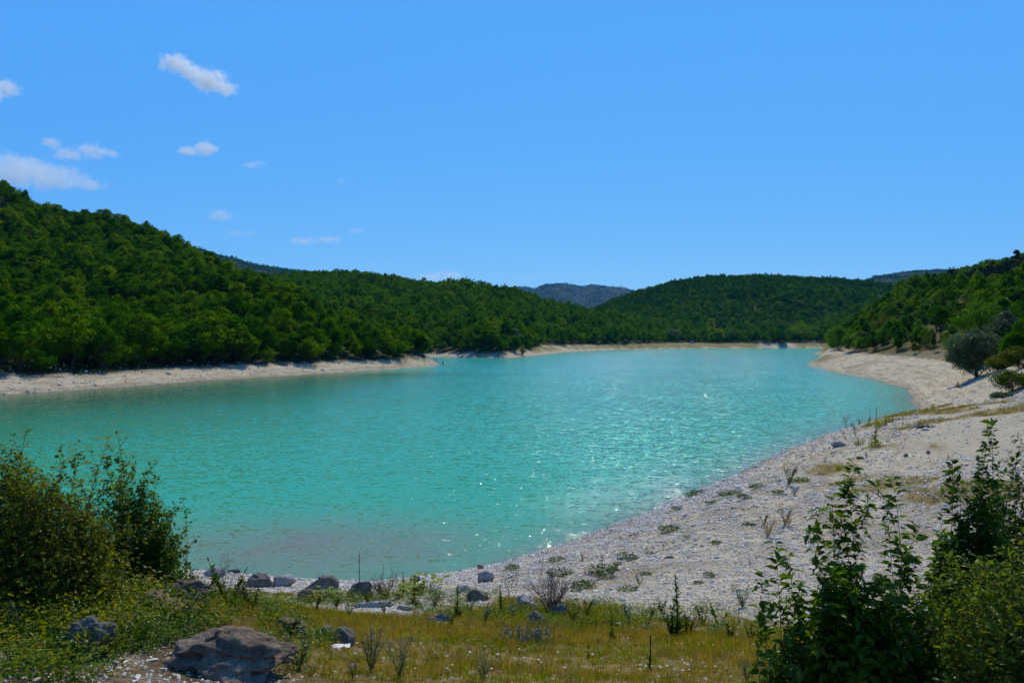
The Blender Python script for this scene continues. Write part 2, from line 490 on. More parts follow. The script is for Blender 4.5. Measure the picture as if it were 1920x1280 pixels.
def blob(x, y, cx, cy_, rx, ry, rot=0.0):
    c, s = math.cos(rot), math.sin(rot)
    u = ((x - cx) * c + (y - cy_) * s) / rx; v = (-(x - cx) * s + (y - cy_) * c) / ry
    return np.clip(1.25 - np.hypot(u, v), 0, 1)

def forest_mask(x, y, z, d):
    """1 where woodland grows: above the old high-water line, not on the near bank or the right beach"""
    n = fbm(x, y, 22, 41, 3)
    line = 4.3 + .8 * n - 1.8 * (x < -25) * (y < 300)
    line = line - 2.3 * smooth(330, 345, y) * smooth(450, 420, y) * smooth(25, 5, x)
    m = smooth(-.25, .5, z - line)
    near = (y < 90) & (np.abs(x) < 300)
    m = np.where(near & ~((x < -100) & (y < 90)), 0, m)
    rightside = (x > 50) & (y < 335) & (y > 60)
    toe = 4.6 + np.clip((250 - y) / 60, 0, 1.5) * 2.2
    mr = smooth(-.4, .6, z - toe + 0.8 * n)
    m = np.where(rightside, mr, m)
    return m

def grass_mask(x, y, d):
    """dry meadow in front of the camera and thin patches on the headland"""
    n = fbm(x, y, 3.0, 51, 4)
    lo = blob(x, y, 0.6, 10.3, 5.4, 6.9) * 1.6
    lo = np.where(x < -1.5, lo, lo)
    a = smooth(.3, .8, lo + n * .85)
    pts = [(1650, 800, 5, 5.5), (1660, 785, 5, 9), (1560, 880, 3.2, 4.5), (1800, 920, 4.5, 3.2), (1650, 905, 4.5, 3.0), (1740, 940, 3, 2.2), (1640, 840, 3.5, 3), (1760, 772, 4, 3)]
    b = 0
    for gx, gy, gzv, rx, ry in HEAD:
        b = np.maximum(b, blob(x, y, gx, gy, rx, ry))
    b = smooth(.2, .8, b + n * .75) * .85
    return np.maximum(a, b), a
HEAD = []
for px_, py_, rx, ry in [(1650, 792, 2.6, 3.6), (1700, 777, 5.5, 4.5), (1780, 765, 6, 4), (1560, 880, 1.8, 2.6), (1640, 838, 1.6, 2.0), (1800, 922, 2.6, 1.7), (1680, 905, 2.4, 1.8), (1880, 925, 2.2, 1.3), (1600, 900, 2.2, 1.2), (1740, 790, 4, 2.4), (1810, 768, 2.0, 2.0), (1700, 1010, 2.0, 1.0), (1900, 770, 4, 3)]:
    p = ground_at(px_, py_)
    HEAD.append((p.x, p.y, p.z, rx, ry))

g_forest = forest_mask(GX, GY, GZ, GD)
g_grass, g_meadow = grass_mask(GX, GY, GD)
n1 = fbm(GX, GY, 14, 61, 3)
band = smooth(.6, 1.4, GZ) * smooth(4.8, 3.0, GZ) * (GY > 170)                      # thin weeds on the far banks
g_green = band * smooth(.15, .6, fbm(GX, GY, 26, 63, 3) + .15 + .55 * (GY > 400)) * .8
g_green = np.maximum(g_green, (GY > 560) * (GY < 780) * smooth(.35, .8, GZ))
g_green = np.maximum(g_green, (GY > 330) * (GY < 570) * (GX > -20) * smooth(1.0, 1.9, GZ) * smooth(-.25, .25, fbm(GX, GY, 18, 64, 3)))
mound = np.exp(-(((GX - 222) / 17) ** 2 + ((GY - 650) / 15) ** 2))
g_green = g_green * (1 - smooth(.2, .5, mound))
# trodden pale sand of the track
tr = [ground_at(1915, 830), ground_at(1840, 800), ground_at(1800, 770), ground_at(1810, 748), ground_at(1840, 735)]
g_sand = np.zeros_like(GX)
for a, b in zip(tr[:-1], tr[1:]):
    dx, dy = b.x - a.x, b.y - a.y
    t = np.clip(((GX - a.x) * dx + (GY - a.y) * dy) / (dx * dx + dy * dy), 0, 1)
    q = np.hypot(GX - a.x - t * dx, GY - a.y - t * dy)
    g_sand = np.maximum(g_sand, smooth(6.0, 2.5, q + n1 * 1.0))
g_sand = np.maximum(g_sand, smooth(.2, .5, mound))
rightopen = (GX > 60) & (GY > 130) & (GY < 360)
g_dry = rightopen * smooth(0, .4, GZ - 4.5) * smooth(30, 20, GZ)

m, nt, out = new_mat('shore_ground'); n = NT(nt)
P = n.pos()
pb = n.node('ShaderNodeBsdfPrincipled'); pb.inputs['Roughness'].default_value = .95; pb.inputs['Specular IOR Level'].default_value = .15
vor = n.node('ShaderNodeTexVoronoi'); vor.inputs['Scale'].default_value = 9; n.link(P, vor.inputs['Vector'])
vor2 = n.node('ShaderNodeTexVoronoi'); vor2.inputs['Scale'].default_value = 2.3; n.link(P, vor2.inputs['Vector'])
sep = n.node('ShaderNodeSeparateColor'); n.link(vor.outputs['Color'], sep.inputs[0])
sep2 = n.node('ShaderNodeSeparateColor'); n.link(vor2.outputs['Color'], sep2.inputs[0])
st = n.math('ADD', n.math('MULTIPLY', sep.outputs[0], .5), n.math('MULTIPLY', sep2.outputs[0], .5))
stones = n.ramp(st, [(.1, (.30, .27, .23)), (.45, (.47, .435, .38)), (.9, (.62, .58, .51))])
patch = n.noise(P, .22, 6, .62).outputs['Fac']
stones = n.mix(n.ramp(patch, [(.42, 0.0), (.7, .5)]), stones, (.40, .34, .265))
strata = n.noise(P, 1.0, 5, .6)
mp = n.node('ShaderNodeMapping'); mp.inputs['Scale'].default_value = (.12, .12, 3.2); n.link(P, mp.inputs['Vector'])
n.link(mp.outputs[0], strata.inputs['Vector'])
stones = n.mix(n.ramp(strata.outputs['Fac'], [(.46, 0.0), (.62, .6)]), stones, (.24, .195, .14))
sandc = n.mix(n.noise(P, 1.4, 6, .65).outputs['Fac'], (.36, .335, .295), (.50, .47, .42))
c = n.mix(n.attr('sand'), stones, sandc)
soil = n.mix(n.noise(P, 2.5, 6, .7).outputs['Fac'], (.075, .052, .028), (.20, .155, .095))
gr = n.ramp(n.noise(P, .9, 6, .65).outputs['Fac'], [(.3, (.12, .12, .014)), (.5, (.20, .155, .030)), (.7, (.30, .22, .09))])
c = n.mix(n.math('MULTIPLY', n.attr('grass'), n.ramp(n.noise(P, 3.2, 5, .7).outputs['Fac'], [(.32, .75), (.55, 1.0)])), c, gr)
grn = n.ramp(n.noise(P, .6, 5, .65).outputs['Fac'], [(.35, (.07, .085, .010)), (.65, (.15, .135, .022))])
c = n.mix(n.math('MULTIPLY', n.attr('soil'), n.ramp(n.noise(P, 2.2, 5, .7).outputs['Fac'], [(.35, .6), (.6, 1.0)])), c, soil)
c = n.mix(n.math('MULTIPLY', n.attr('green'), n.ramp(n.noise(P, .35, 5, .7).outputs['Fac'], [(.3, .45), (.55, 1.0)])), c, grn)
dryc = n.ramp(n.noise(P, .25, 6, .65).outputs['Fac'], [(.35, (.045, .055, .008)), (.56, (.085, .075, .020)), (.78, (.19, .145, .075))])
c = n.mix(n.attr('dry'), c, dryc)
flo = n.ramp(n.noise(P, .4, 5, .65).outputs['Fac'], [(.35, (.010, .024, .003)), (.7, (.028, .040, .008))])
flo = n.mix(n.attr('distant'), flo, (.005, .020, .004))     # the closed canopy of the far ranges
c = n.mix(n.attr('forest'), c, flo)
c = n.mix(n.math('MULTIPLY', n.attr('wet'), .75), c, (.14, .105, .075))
# terrace-step shade painted as thin dark seams along the lake level, with debris lines
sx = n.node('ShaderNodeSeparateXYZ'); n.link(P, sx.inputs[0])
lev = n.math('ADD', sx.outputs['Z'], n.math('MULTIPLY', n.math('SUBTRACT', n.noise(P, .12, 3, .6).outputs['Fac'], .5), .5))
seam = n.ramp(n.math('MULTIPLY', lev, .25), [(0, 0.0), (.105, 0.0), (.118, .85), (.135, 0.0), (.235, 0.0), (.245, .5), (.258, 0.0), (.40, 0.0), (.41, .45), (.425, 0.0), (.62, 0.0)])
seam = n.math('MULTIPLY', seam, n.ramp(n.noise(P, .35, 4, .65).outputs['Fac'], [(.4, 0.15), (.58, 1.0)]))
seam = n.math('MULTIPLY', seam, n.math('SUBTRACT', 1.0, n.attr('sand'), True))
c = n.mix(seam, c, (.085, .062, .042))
c = n.mix(1.0, c, (1.12, 1.0, .74), 'MULTIPLY')
n.link(c, pb.inputs['Base Color'])
bm_ = n.node('ShaderNodeBump'); bm_.inputs['Strength'].default_value = 1.0; bm_.inputs['Distance'].default_value = .09
hh = n.math('ADD', n.math('MULTIPLY', vor.outputs['Distance'], -.9), n.math('MULTIPLY', n.noise(P, 14, 6, .7).outputs['Fac'], 1.0))
n.link(hh, bm_.inputs['Height']); n.link(bm_.outputs[0], pb.inputs['Normal'])
n.link(pb.outputs[0], out.inputs['Surface'])
M['ground'] = m

g_soil = smooth(.25, .7, np.maximum(blob(GX, GY, -4.2, 7.6, 3.6, 3.6), blob(GX, GY, -2.2, 5.2, 2.2, 1.6)) + .35 * fbm(GX, GY, 1.6, 57, 4))
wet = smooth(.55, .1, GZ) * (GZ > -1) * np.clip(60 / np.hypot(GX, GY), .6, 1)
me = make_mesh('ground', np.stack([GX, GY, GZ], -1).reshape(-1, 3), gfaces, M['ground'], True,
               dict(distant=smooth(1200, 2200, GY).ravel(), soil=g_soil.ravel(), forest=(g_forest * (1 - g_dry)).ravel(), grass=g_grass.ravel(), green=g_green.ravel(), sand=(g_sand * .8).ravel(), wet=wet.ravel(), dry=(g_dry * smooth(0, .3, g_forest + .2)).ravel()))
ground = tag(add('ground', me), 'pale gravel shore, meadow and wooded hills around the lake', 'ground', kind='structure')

# ------------------------------------------------------------------ the lake
w_az = np.radians(np.linspace(-75, 60, 420))
w_rs = np.exp(np.linspace(math.log(22), math.log(760), 200))
WX, WY = polar_grid(w_rs, w_az)
WD = -shore_dist(WX, WY)
nr2, na2 = WX.shape
ii = np.arange(nr2 - 1)[:, None] * na2; jj = np.arange(na2 - 1)[None]
wfaces = np.stack([ii + jj, ii + jj + 1, ii + na2 + jj + 1, ii + na2 + jj], -1).reshape(-1, 4)
keep = (WD.ravel()[wfaces] > -14).any(1)
wfaces = wfaces[keep]
used = np.unique(wfaces); remap = np.full(WX.size, -1); remap[used] = np.arange(len(used))
mud = np.exp(-np.maximum(WD, 0) / 3.2)
murk = np.exp(-(((WX + 9) / 10) ** 2 + ((WY - 36) / 6.5) ** 2))      # stirred-up silt in the near bay
shallow = np.clip(np.maximum(mud * .75, murk * .9) * np.where(WY < 130, 1.0, .6), 0, 1)
# hill's dark reflection painted into the colour at left, silty and milkier mid-lake
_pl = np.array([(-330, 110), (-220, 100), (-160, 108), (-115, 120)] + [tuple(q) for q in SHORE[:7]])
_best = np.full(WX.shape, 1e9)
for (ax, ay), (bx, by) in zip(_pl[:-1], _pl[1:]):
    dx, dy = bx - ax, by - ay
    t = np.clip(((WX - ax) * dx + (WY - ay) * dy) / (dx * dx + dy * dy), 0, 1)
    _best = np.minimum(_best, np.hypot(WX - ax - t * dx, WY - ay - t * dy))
silt_and_reflection = smooth(-8, 100, _best + 10 * fbm(WX, WY, 30, 83, 2) + 2.5 * np.clip(WY - 200, 0, 100) + .5 * np.clip(WX + 45, 0, 200))
m, nt, out = new_mat('lake_water'); n = NT(nt)
P = n.pos()
pw = n.node('ShaderNodeBsdfPrincipled')
pw.inputs['IOR'].default_value = 1.33
pw.inputs['Specular IOR Level'].default_value = .22
pw.inputs['Roughness'].default_value = .16
base = n.mix(n.attr('silt_and_reflection'), (.003, .075, .018), n.mix(n.noise(P, .02, 3, .5).outputs['Fac'], (.024, .30, .125), (.034, .35, .165)))
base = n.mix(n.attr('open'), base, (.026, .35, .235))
sh = n.math('ADD', n.attr('shallow'), n.math('MULTIPLY', n.math('SUBTRACT', n.noise(P, .35, 4, .6).outputs['Fac'], .5), n.math('MULTIPLY', n.attr('shallow'), .8)), True)
n.link(n.mix(sh, base, (.175, .165, .085)), pw.inputs['Base Color'])
def wave(scale, stretch, amp, ang, detail=2):
    mp = n.node('ShaderNodeMapping'); mp.inputs['Rotation'].default_value = (0, 0, ang); mp.inputs['Scale'].default_value = (scale * stretch, scale, scale)
    n.link(P, mp.inputs['Vector'])
    z = n.noise(mp.outputs[0], 1.0, detail, .6)
    s1 = n.node('ShaderNodeVectorMath', operation='SUBTRACT'); n.link(z.outputs['Color'], s1.inputs[0]); s1.inputs[1].default_value = (.5, .5, .5)
    s2 = n.node('ShaderNodeVectorMath', operation='MULTIPLY'); n.link(s1.outputs[0], s2.inputs[0]); s2.inputs[1].default_value = (amp * .7, amp, 0)
    return s2.outputs[0]
def vadd(a, b):
    s = n.node('ShaderNodeVectorMath', operation='ADD'); n.link(a, s.inputs[0])
    if isinstance(b, tuple): s.inputs[1].default_value = b
    else: n.link(b, s.inputs[1])
    return s.outputs[0]
slope = vadd(vadd(wave(.6, .35, .25, .25), wave(2.2, .5, 1.2, -.15)), wave(5.5, .7, 1.3, .1, 1))
gust = n.ramp(n.noise(P, .035, 3, .55).outputs['Fac'], [(.3, .65), (.7, 1.1)])
gust = n.math('MULTIPLY', gust, n.math('ADD', n.math('MULTIPLY', n.attr('silt_and_reflection'), .75), .25))
def tilted(k):
    s3 = n.node('ShaderNodeVectorMath', operation='SCALE'); n.link(slope, s3.inputs[0]); n.link(n.math('MULTIPLY', gust, k), s3.inputs['Scale'])
    nn = n.node('ShaderNodeVectorMath', operation='NORMALIZE'); n.link(vadd(s3.outputs[0], (0, 0, 1)), nn.inputs[0])
    return nn.outputs[0]
# the body of the water with its small unresolved ripples (roughness), and the few steep wavelets that mirror the sun
n.link(tilted(.4), pw.inputs['Normal'])
gl = n.node('ShaderNodeBsdfGlossy'); gl.inputs['Roughness'].default_value = .05; gl.inputs['Color'].default_value = (1, 1, 1, 1)
n.link(tilted(1.55), gl.inputs['Normal'])
mx = n.node('ShaderNodeMixShader'); mx.inputs[0].default_value = .026
n.link(pw.outputs[0], mx.inputs[1]); n.link(gl.outputs[0], mx.inputs[2])
n.link(mx.outputs[0], out.inputs['Surface'])
M['water'] = m
wv = np.stack([WX.ravel(), WY.ravel(), np.zeros(WX.size)], -1)[used]
me = make_mesh('lake_water', wv, remap[wfaces], M['water'], True, dict(shallow=shallow.ravel()[used], silt_and_reflection=silt_and_reflection.ravel()[used], open=(silt_and_reflection * smooth(70, 260, WY)).ravel()[used]))
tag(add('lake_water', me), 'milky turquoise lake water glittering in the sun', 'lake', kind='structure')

# ------------------------------------------------------------------ trees
def rand_dirs(n_, up=0.0):
    v = rng.normal(size=(n_, 3)); v[:, 2] += up
    return v / np.linalg.norm(v, axis=1)[:, None]

def crown_soup(H, base, rx, nblob, per, leaf, kind='round', flat=1.0):
    """a crown of leaf clumps: many small leaf sprays spread over overlapping boughs"""
    s = Soup()
    ch = H - base
    bl = []
    for i in range(nblob):
        for _ in range(50):
            p = rng.uniform(-1, 1, 3)
            q = np.linalg.norm(p)
            if .25 < q < 1: break
        h = (p[2] + 1) / 2
        if kind == 'round':   w = math.sqrt(max(0, 1 - abs(2 * h - .85) ** 2.2 * .85)) if h < .95 else .3
        elif kind == 'cone':  w = max(.12, 1.05 - h)
        elif kind == 'pine':  w = .55 + .5 * math.sin(h * PI) * (1 if h > .3 else .6)
        elif kind == 'tall':  w = .45 + .55 * math.sin(min(1, h * 1.05) * PI)
        else: w = 1
        bl.append((np.array([p[0] * rx * w * .8, p[1] * rx * w * .8, base + ch * (.08 + .84 * h)]), rx * rng.uniform(.22, .42) * (.6 + .4 * w)))
    for c, r in bl:
        k = int(per * rng.uniform(.7, 1.3))
        d = rand_dirs(k, .35)
        rad = r * (rng.uniform(.45, 1.05, k) + (rng.uniform(size=k) < .12) * rng.uniform(0, .45, k))[:, None]
        p = c + d * rad * np.array([1, 1, .72 * flat])
        nrm = d * .7 + rng.normal(size=(k, 3)) * .75 + np.array([0, 0, .3])
        s.cards(p, nrm, leaf * rng.uniform(.7, 1.5, k), leaf * rng.uniform(.5, .95, k))
    return s, bl

def trunk_soup(H, base, rx, bl, r0, lean=(0, 0)):
    s = Soup()
    z = np.linspace(-.6, 1, 9)
    top = base + (H - base) * .6
    pts = np.stack([lean[0] * z * top + rng.normal(0, .05, 9) * r0 * 4, lean[1] * z * top + rng.normal(0, .05, 9) * r0 * 4, z * top], -1)
    pts[0] *= 0; pts[0, 2] = -.8
    s.tube(pts, r0 * np.linspace(1.25, .35, 9), 7)
    for c, r in bl[:: max(1, len(bl) // 9)]:
        a = pts[min(8, max(3, int((c[2] / top) * 6)))]
        mid = (a + c) / 2 + np.array([0, 0, -.1 * r])
        s.tube([a, mid, c], [r0 * .45, r0 * .3, r0 * .1], 5)
    return s

TREE = {}
def tree_kind(key, H, base, rx, nblob, per, leaf, mat, kind='round', r0=.16, flat=1.0, lean=(0, 0)):
    cs, bl = crown_soup(H, base, rx, nblob, per, leaf, kind, flat)
    TREE[key] = (cs.mesh(key + '_crown', M[mat]), trunk_soup(H, base, rx, bl, r0, lean).mesh(key + '_trunk', M['bark'], True), H, rx)

# broad-leaved trees of the slopes, about 8 m
for i, (H, b, rx, nb, kd) in enumerate([(8.2, 1.0, 3.5, 30, 'round'), (7.6, .7, 3.3, 26, 'round'), (9.2, 1.1, 3.6, 34, 'tall'), (7.0, .5, 3.8, 28, 'round'), (8.6, .9, 3.1, 28, 'tall'), (8.0, .8, 3.9, 34, 'round')]):
    tree_kind('oak%d' % i, H, b, rx, nb, 62, .42, 'leaf_forest', kd)
    tree_kind('mid%d' % i, H, b, rx, nb - 8, 40, .55, 'leaf_mid', kd)
for i, (H, b, rx, nb, kd) in enumerate([(8.2, .4, 3.4, 15, 'round'), (9.0, .5, 3.6, 16, 'tall'), (7.4, .3, 3.7, 15, 'round'), (8.6, .5, 3.2, 14, 'tall')]):
    tree_kind('far%d' % i, H, b, rx, nb, 22, .85, 'leaf_far', kd)
for i, (H, b, rx) in enumerate([(3.6, .1, 1.5), (4.4, .2, 1.8), (2.8, .05, 1.6), (3.2, .1, 1.2)]):
    tree_kind('scrub%d' % i, H, b, rx, 16, 60, .27, 'leaf_olive', 'round' if i != 3 else 'cone', .07)
for i, (H, b, rx) in enumerate([(6.5, .6, 2.9), (7.5, .8, 3.2), (5.4, .4, 2.6)]):
    tree_kind('bright%d' % i, H, b, rx, 28, 64, .36, 'leaf_bright', 'round', .14)
for i, (H, b, rx, kd) in enumerate([(10.5, 1.2, 2.5, 'pine'), (9.0, .8, 2.3, 'cone'), (12, 2.5, 2.8, 'pine')]):
    tree_kind('pine%d' % i, H, b, rx, 34, 46, .38, 'needle', kd, .17, .45)
tree_kind('yellow0', 9.5, .8, 3.2, 26, 50, .6, 'leaf_yellow', 'tall', .16)
tree_kind('silver0', 6.0, .2, 3.6, 28, 60, .42, 'leaf_silver', 'round', .16)
tree_kind('silver1', 7.5, .3, 3.4, 28, 60, .42, 'leaf_silver', 'tall', .16)

def plant_tree(name, key, x, y, sc, label, group, rz=None, z=None, cat='tree', hs=1.0):
    cm, tm, H, rx = TREE[key]
    e = empty(name, (x, y, gz(x, y) if z is None else z), label, cat, group, rng.uniform(0, 6.28) if rz is None else rz)
    e.scale = (sc * rng.uniform(.82, 1.22), sc * rng.uniform(.82, 1.22), sc * hs * rng.uniform(.9, 1.12))
    tr_ = add('trunk', tm, e); cr_ = add('crown', cm, e)
    return e

def scatter(name, pts, rots, scl, idx, protos, label, cat=None):
    """ONE object that repeats a few meshes over many points (for what nobody could count)"""
    me = bpy.data.meshes.new(name)
    N = len(pts)
    me.vertices.add(N); me.vertices.foreach_set('co', np.asarray(pts, np.float32).ravel())
    for nm, ty, v in (('rot', 'FLOAT_VECTOR', rots), ('scl', 'FLOAT_VECTOR', scl)):
        a = me.attributes.new(nm, ty, 'POINT'); a.data.foreach_set('vector', np.asarray(v, np.float32).ravel())
    a = me.attributes.new('idx', 'INT', 'POINT'); a.data.foreach_set('value', np.asarray(idx, np.int32))
    for pm in protos:
        for mt in pm.materials:
            if mt.name not in [x.name for x in me.materials]: me.materials.append(mt)
    o = add(name, me)
    ng = bpy.data.node_groups.new(name + '_scatter', 'GeometryNodeTree')
    ng.interface.new_socket('Geometry', in_out='INPUT', socket_type='NodeSocketGeometry')
    ng.interface.new_socket('Geometry', in_out='OUTPUT', socket_type='NodeSocketGeometry')
    N_ = ng.nodes.new; L = ng.links.new
    gi = N_('NodeGroupInput'); go = N_('NodeGroupOutput')
    iop = N_('GeometryNodeInstanceOnPoints'); iop.inputs['Pick Instance'].default_value = True
    jn = N_('GeometryNodeJoinGeometry')
    for pm in protos:
        po = bpy.data.objects.new(pm.name, pm)
        oi = N_('GeometryNodeObjectInfo'); oi.inputs['Object'].default_value = po; oi.inputs['As Instance'].default_value = False
        g2 = N_('GeometryNodeGeometryToInstance')
        L(oi.outputs['Geometry'], g2.inputs[0]); L(g2.outputs[0], jn.inputs[0])
    def na(nm, ty):
        q = N_('GeometryNodeInputNamedAttribute'); q.data_type = ty; q.inputs['Name'].default_value = nm
        return [s for s in q.outputs if s.enabled and s.name == 'Attribute'][0]
    e2r = N_('FunctionNodeEulerToRotation'); L(na('rot', 'FLOAT_VECTOR'), e2r.inputs[0])
    L(gi.outputs[0], iop.inputs['Points']); L(jn.outputs[0], iop.inputs['Instance'])
    L(na('idx', 'INT'), iop.inputs['Instance Index'])
    L(e2r.outputs[0], iop.inputs['Rotation']); L(na('scl', 'FLOAT_VECTOR'), iop.inputs['Scale'])
    L(iop.outputs[0], go.inputs[0])
    md = o.modifiers.new('scatter', 'NODES'); md.node_group = ng
    return tag(o, label, cat, None, 'stuff')

def poisson(x0, x1, y0, y1, step, jit=.42):
    xs = np.arange(x0, x1, step); ys = np.arange(y0, y1, step * .87)
    X, Y = np.meshgrid(xs, ys)
    X = X + (np.arange(len(ys)) % 2)[:, None] * step / 2
    X = X + rng.uniform(-jit, jit, X.shape) * step; Y = Y + rng.uniform(-jit, jit, X.shape) * step
    return X.ravel(), Y.ravel()

def in_view(x, y, mpx=140):
    p = px_of(x, y)
    return (y > 5) & (p > -mpx) & (p < 1920 + mpx)

# --- woodland of the near hills
X, Y = poisson(-640, 700, 95, 1080, 5.1)
k = in_view(X, Y, 170); X, Y = X[k], Y[k]
Z = ground_z(X, Y); D_ = shore_dist(X, Y)
fm = forest_mask(X, Y, Z, D_)
right = (X > 55) & (Y < 360)
open_ = fbm(X, Y, 34, 71, 3)
keepp = (fm > .55)
pxx = px_of(X, Y); pyy = py_of(Y, Z)
clear = right & (pxx > 1685) & (pxx < 1800) & (pyy > 596) & (pyy < 720)          # grassy slope under the right hill's trees
keepp &= ~(clear & (rng.uniform(size=X.shape) < .4))
keepp &= ~(right & (open_ < -.62))
keepp &= ~((X > 50) & (Y < 140) & (Z < 9))
X, Y, Z = X[keepp], Y[keepp], Z[keepp]
# which trees can be seen at all: a tree counts if its top clears the line of sight past the trees and ground before it
vis_h = np.full(len(X), True)
order = np.argsort(Y)
PX = px_of(X, Y); TOP = py_of(Y, Z + 8)
hor = np.full(2400, 9999.0)
seen = np.zeros(len(X), bool)
for i in order:
    w = 3.0 / Y[i] * FPX
    a, b = int(np.clip(PX[i] - w + 240, 0, 2399)), int(np.clip(PX[i] + w + 241, 1, 2400))
    if 0 < b - a:
        if (hor[a:b] > TOP[i] + 1.5).mean() > .25 and -20 < PX[i] < 1940: seen[i] = True
        hor[a:b] = np.minimum(hor[a:b], TOP[i] + .2 * (8 / Y[i] * FPX))
cand = [i for i in order if seen[i]]
ZONES = {}
single = set(cand[:262])
stuff_i = [i for i in range(len(X)) if i not in single]
ht = 1 + .18 * fbm(X, Y, 60, 77, 2)
def tree_words(i, key, sc):
    left = X[i] < 0
    rt = (X[i] > 55) and Y[i] < 360
    low = Z[i] < 7.5
    if rt:
        g = 'trees on the right hillside'
        if key.startswith('scrub'): return 'low olive green bushy tree scattered on the right hillside', 'low trees on the right hillside'
        if key.startswith('bright'): return 'bright green bushy tree on the right hillside', 'bright trees on the right hillside'
        return 'round deep green tree on the right hillside', g
    if Y[i] > 285:
        return ('dark green tree at the foot of the far wood, above the far bank', 'front trees of the far wood') if Z[i] < 8 else ('dark green tree rising in the wood behind the inlet', 'trees of the wood behind the inlet')
    if low:
        return 'leafy green oak in the front row above the left gravel bank', 'front row of oaks above the left bank'
    if Z[i] < 22: return 'leafy green oak on the lower slope of the left hill', 'oaks on the lower left hill'
    return 'leafy green oak higher up the left hillside', 'oaks higher on the left hill'
for i in sorted(single):
    rt = (X[i] > 55) and Y[i] < 360
    u = rng.uniform()
    if rt:
        key = 'scrub%d' % rng.integers(4) if u < .42 else ('bright%d' % rng.integers(3) if u < .74 else 'oak%d' % rng.integers(6))
        if Z[i] > 26 and pxx is not None and PX[i] > 1790: key = 'pine%d' % rng.integers(3)
    else:
        key = 'oak%d' % rng.integers(6)
    sc = rng.choice([.65, .82, 1.0, 1.15]) * (1.15 if Z[i] < 6.5 else 1.0) * rng.uniform(.9, 1.1) * ht[i] * (.8 if rt else 1.0)
    lab, grp = tree_words(i, key, sc)
    if key.startswith('pine'): lab, grp = 'dark pine on the ridge of the right hill', 'pines on the right ridge'
    nm = 'pine_tree' if key.startswith('pine') else ('scrub_tree' if key.startswith('scrub') else 'oak_tree')
    if 340 < Y[i] < 420 and X[i] < 12: sc *= 1.35
    plant_tree(nm, key, X[i], Y[i], sc, lab, grp, z=Z[i] - .1)

si = np.array(stuff_i)
def scatter_trees(name, x, y, z, keys, sc, label):
    N = len(x)
    pts = np.stack([x, y, z], -1)
    rots = np.zeros((N, 3)); rots[:, 2] = rng.uniform(0, 6.28, N); rots[:, :2] = rng.normal(0, .05, (N, 2))
    scl = sc[:, None] * np.array([1, 1, 1.0]) * rng.uniform(.82, 1.2, (N, 3))
    scatter(name, pts, rots, scl, rng.integers(0, len(keys), N), [TREE[q][0] for q in keys], label)
rt_ = (X[si] > 55) & (Y[si] < 380)
lf = si[~rt_]; rg = si[rt_]
near_l = lf[Y[lf] < 470]; far_l = lf[Y[lf] >= 470]
scatter_trees('hillside_forest', X[near_l], Y[near_l], Z[near_l], ['oak%d' % q for q in range(6)], rng.choice([.62, .8, .95, 1.12], len(near_l)) * rng.uniform(.9, 1.1, len(near_l)) * ht[near_l], 'dense green oak forest covering the left hill')
scatter_trees('middle_forest', X[far_l], Y[far_l], Z[far_l], ['mid%d' % q for q in range(6)], rng.choice([.62, .8, .95, 1.15], len(far_l)) * rng.uniform(.9, 1.1, len(far_l)) * ht[far_l], 'sunlit green forest on the middle hill across the lake')
hi = (Z[rg] > 27) & (px_of(X[rg], Y[rg]) > 1780)
scatter_trees('ridge_pine_forest', X[rg[hi]], Y[rg[hi]], Z[rg[hi]], ['pine0', 'pine1', 'pine2'], rng.uniform(.55, .9, hi.sum()), 'dark pine wood on the ridge at the right')
scatter_trees('right_hill_forest', X[rg[~hi]], Y[rg[~hi]], Z[rg[~hi]], ['oak1', 'bright0', 'bright1', 'scrub0', 'scrub1', 'bright2', 'oak3'], rng.uniform(.65, 1.05, (~hi).sum()), 'mixed green trees and bushes on the right hill')

# --- the ranges beyond
def far_wood(name, y0, y1, step, sc, label, rangei, keys=('far0', 'far1', 'far2', 'far3')):
    W = y1 * .75
    X, Y = poisson(-W, W, y0, y1, step)
    kk = in_view(X, Y, 60); X, Y = X[kk], Y[kk]
    Z = ground_z(X, Y, False)
    pxs, pys, D, wf, wb = RANGES[rangei]
    p = px_of(X, Y)
    kk = (p > pxs[0] - 60) & (p < pxs[-1]) & (Z > 5.0) & (Y < D + wb * .35)
    X, Y, Z = X[kk], Y[kk], Z[kk]
    scatter_trees(name, X, Y, Z, list(keys), sc * rng.uniform(.7, 1.25, len(X)) * (1 + .25 * fbm(X, Y, 120, 79, 2)), label)
    return len(X)
far_wood('valley_forest', 1000, 1480, 6.6, 1.05, 'green forest on the broad hill at the head of the lake', 0)
far_wood('back_range_forest', 2800, 4700, 14, 1.3, 'dark blue green forest on the long ridge at the back right', 1, ('pine0', 'pine1', 'far0'))
far_wood('distant_range_forest', 5400, 8000, 21, 1.6, 'bluish forest on the farthest hills', 2, ('pine0', 'pine1', 'pine2', 'far0'))
far_wood('left_back_forest', 2200, 3900, 14, 1.3, 'hazy forest on the long ridge behind the left hills', 3)

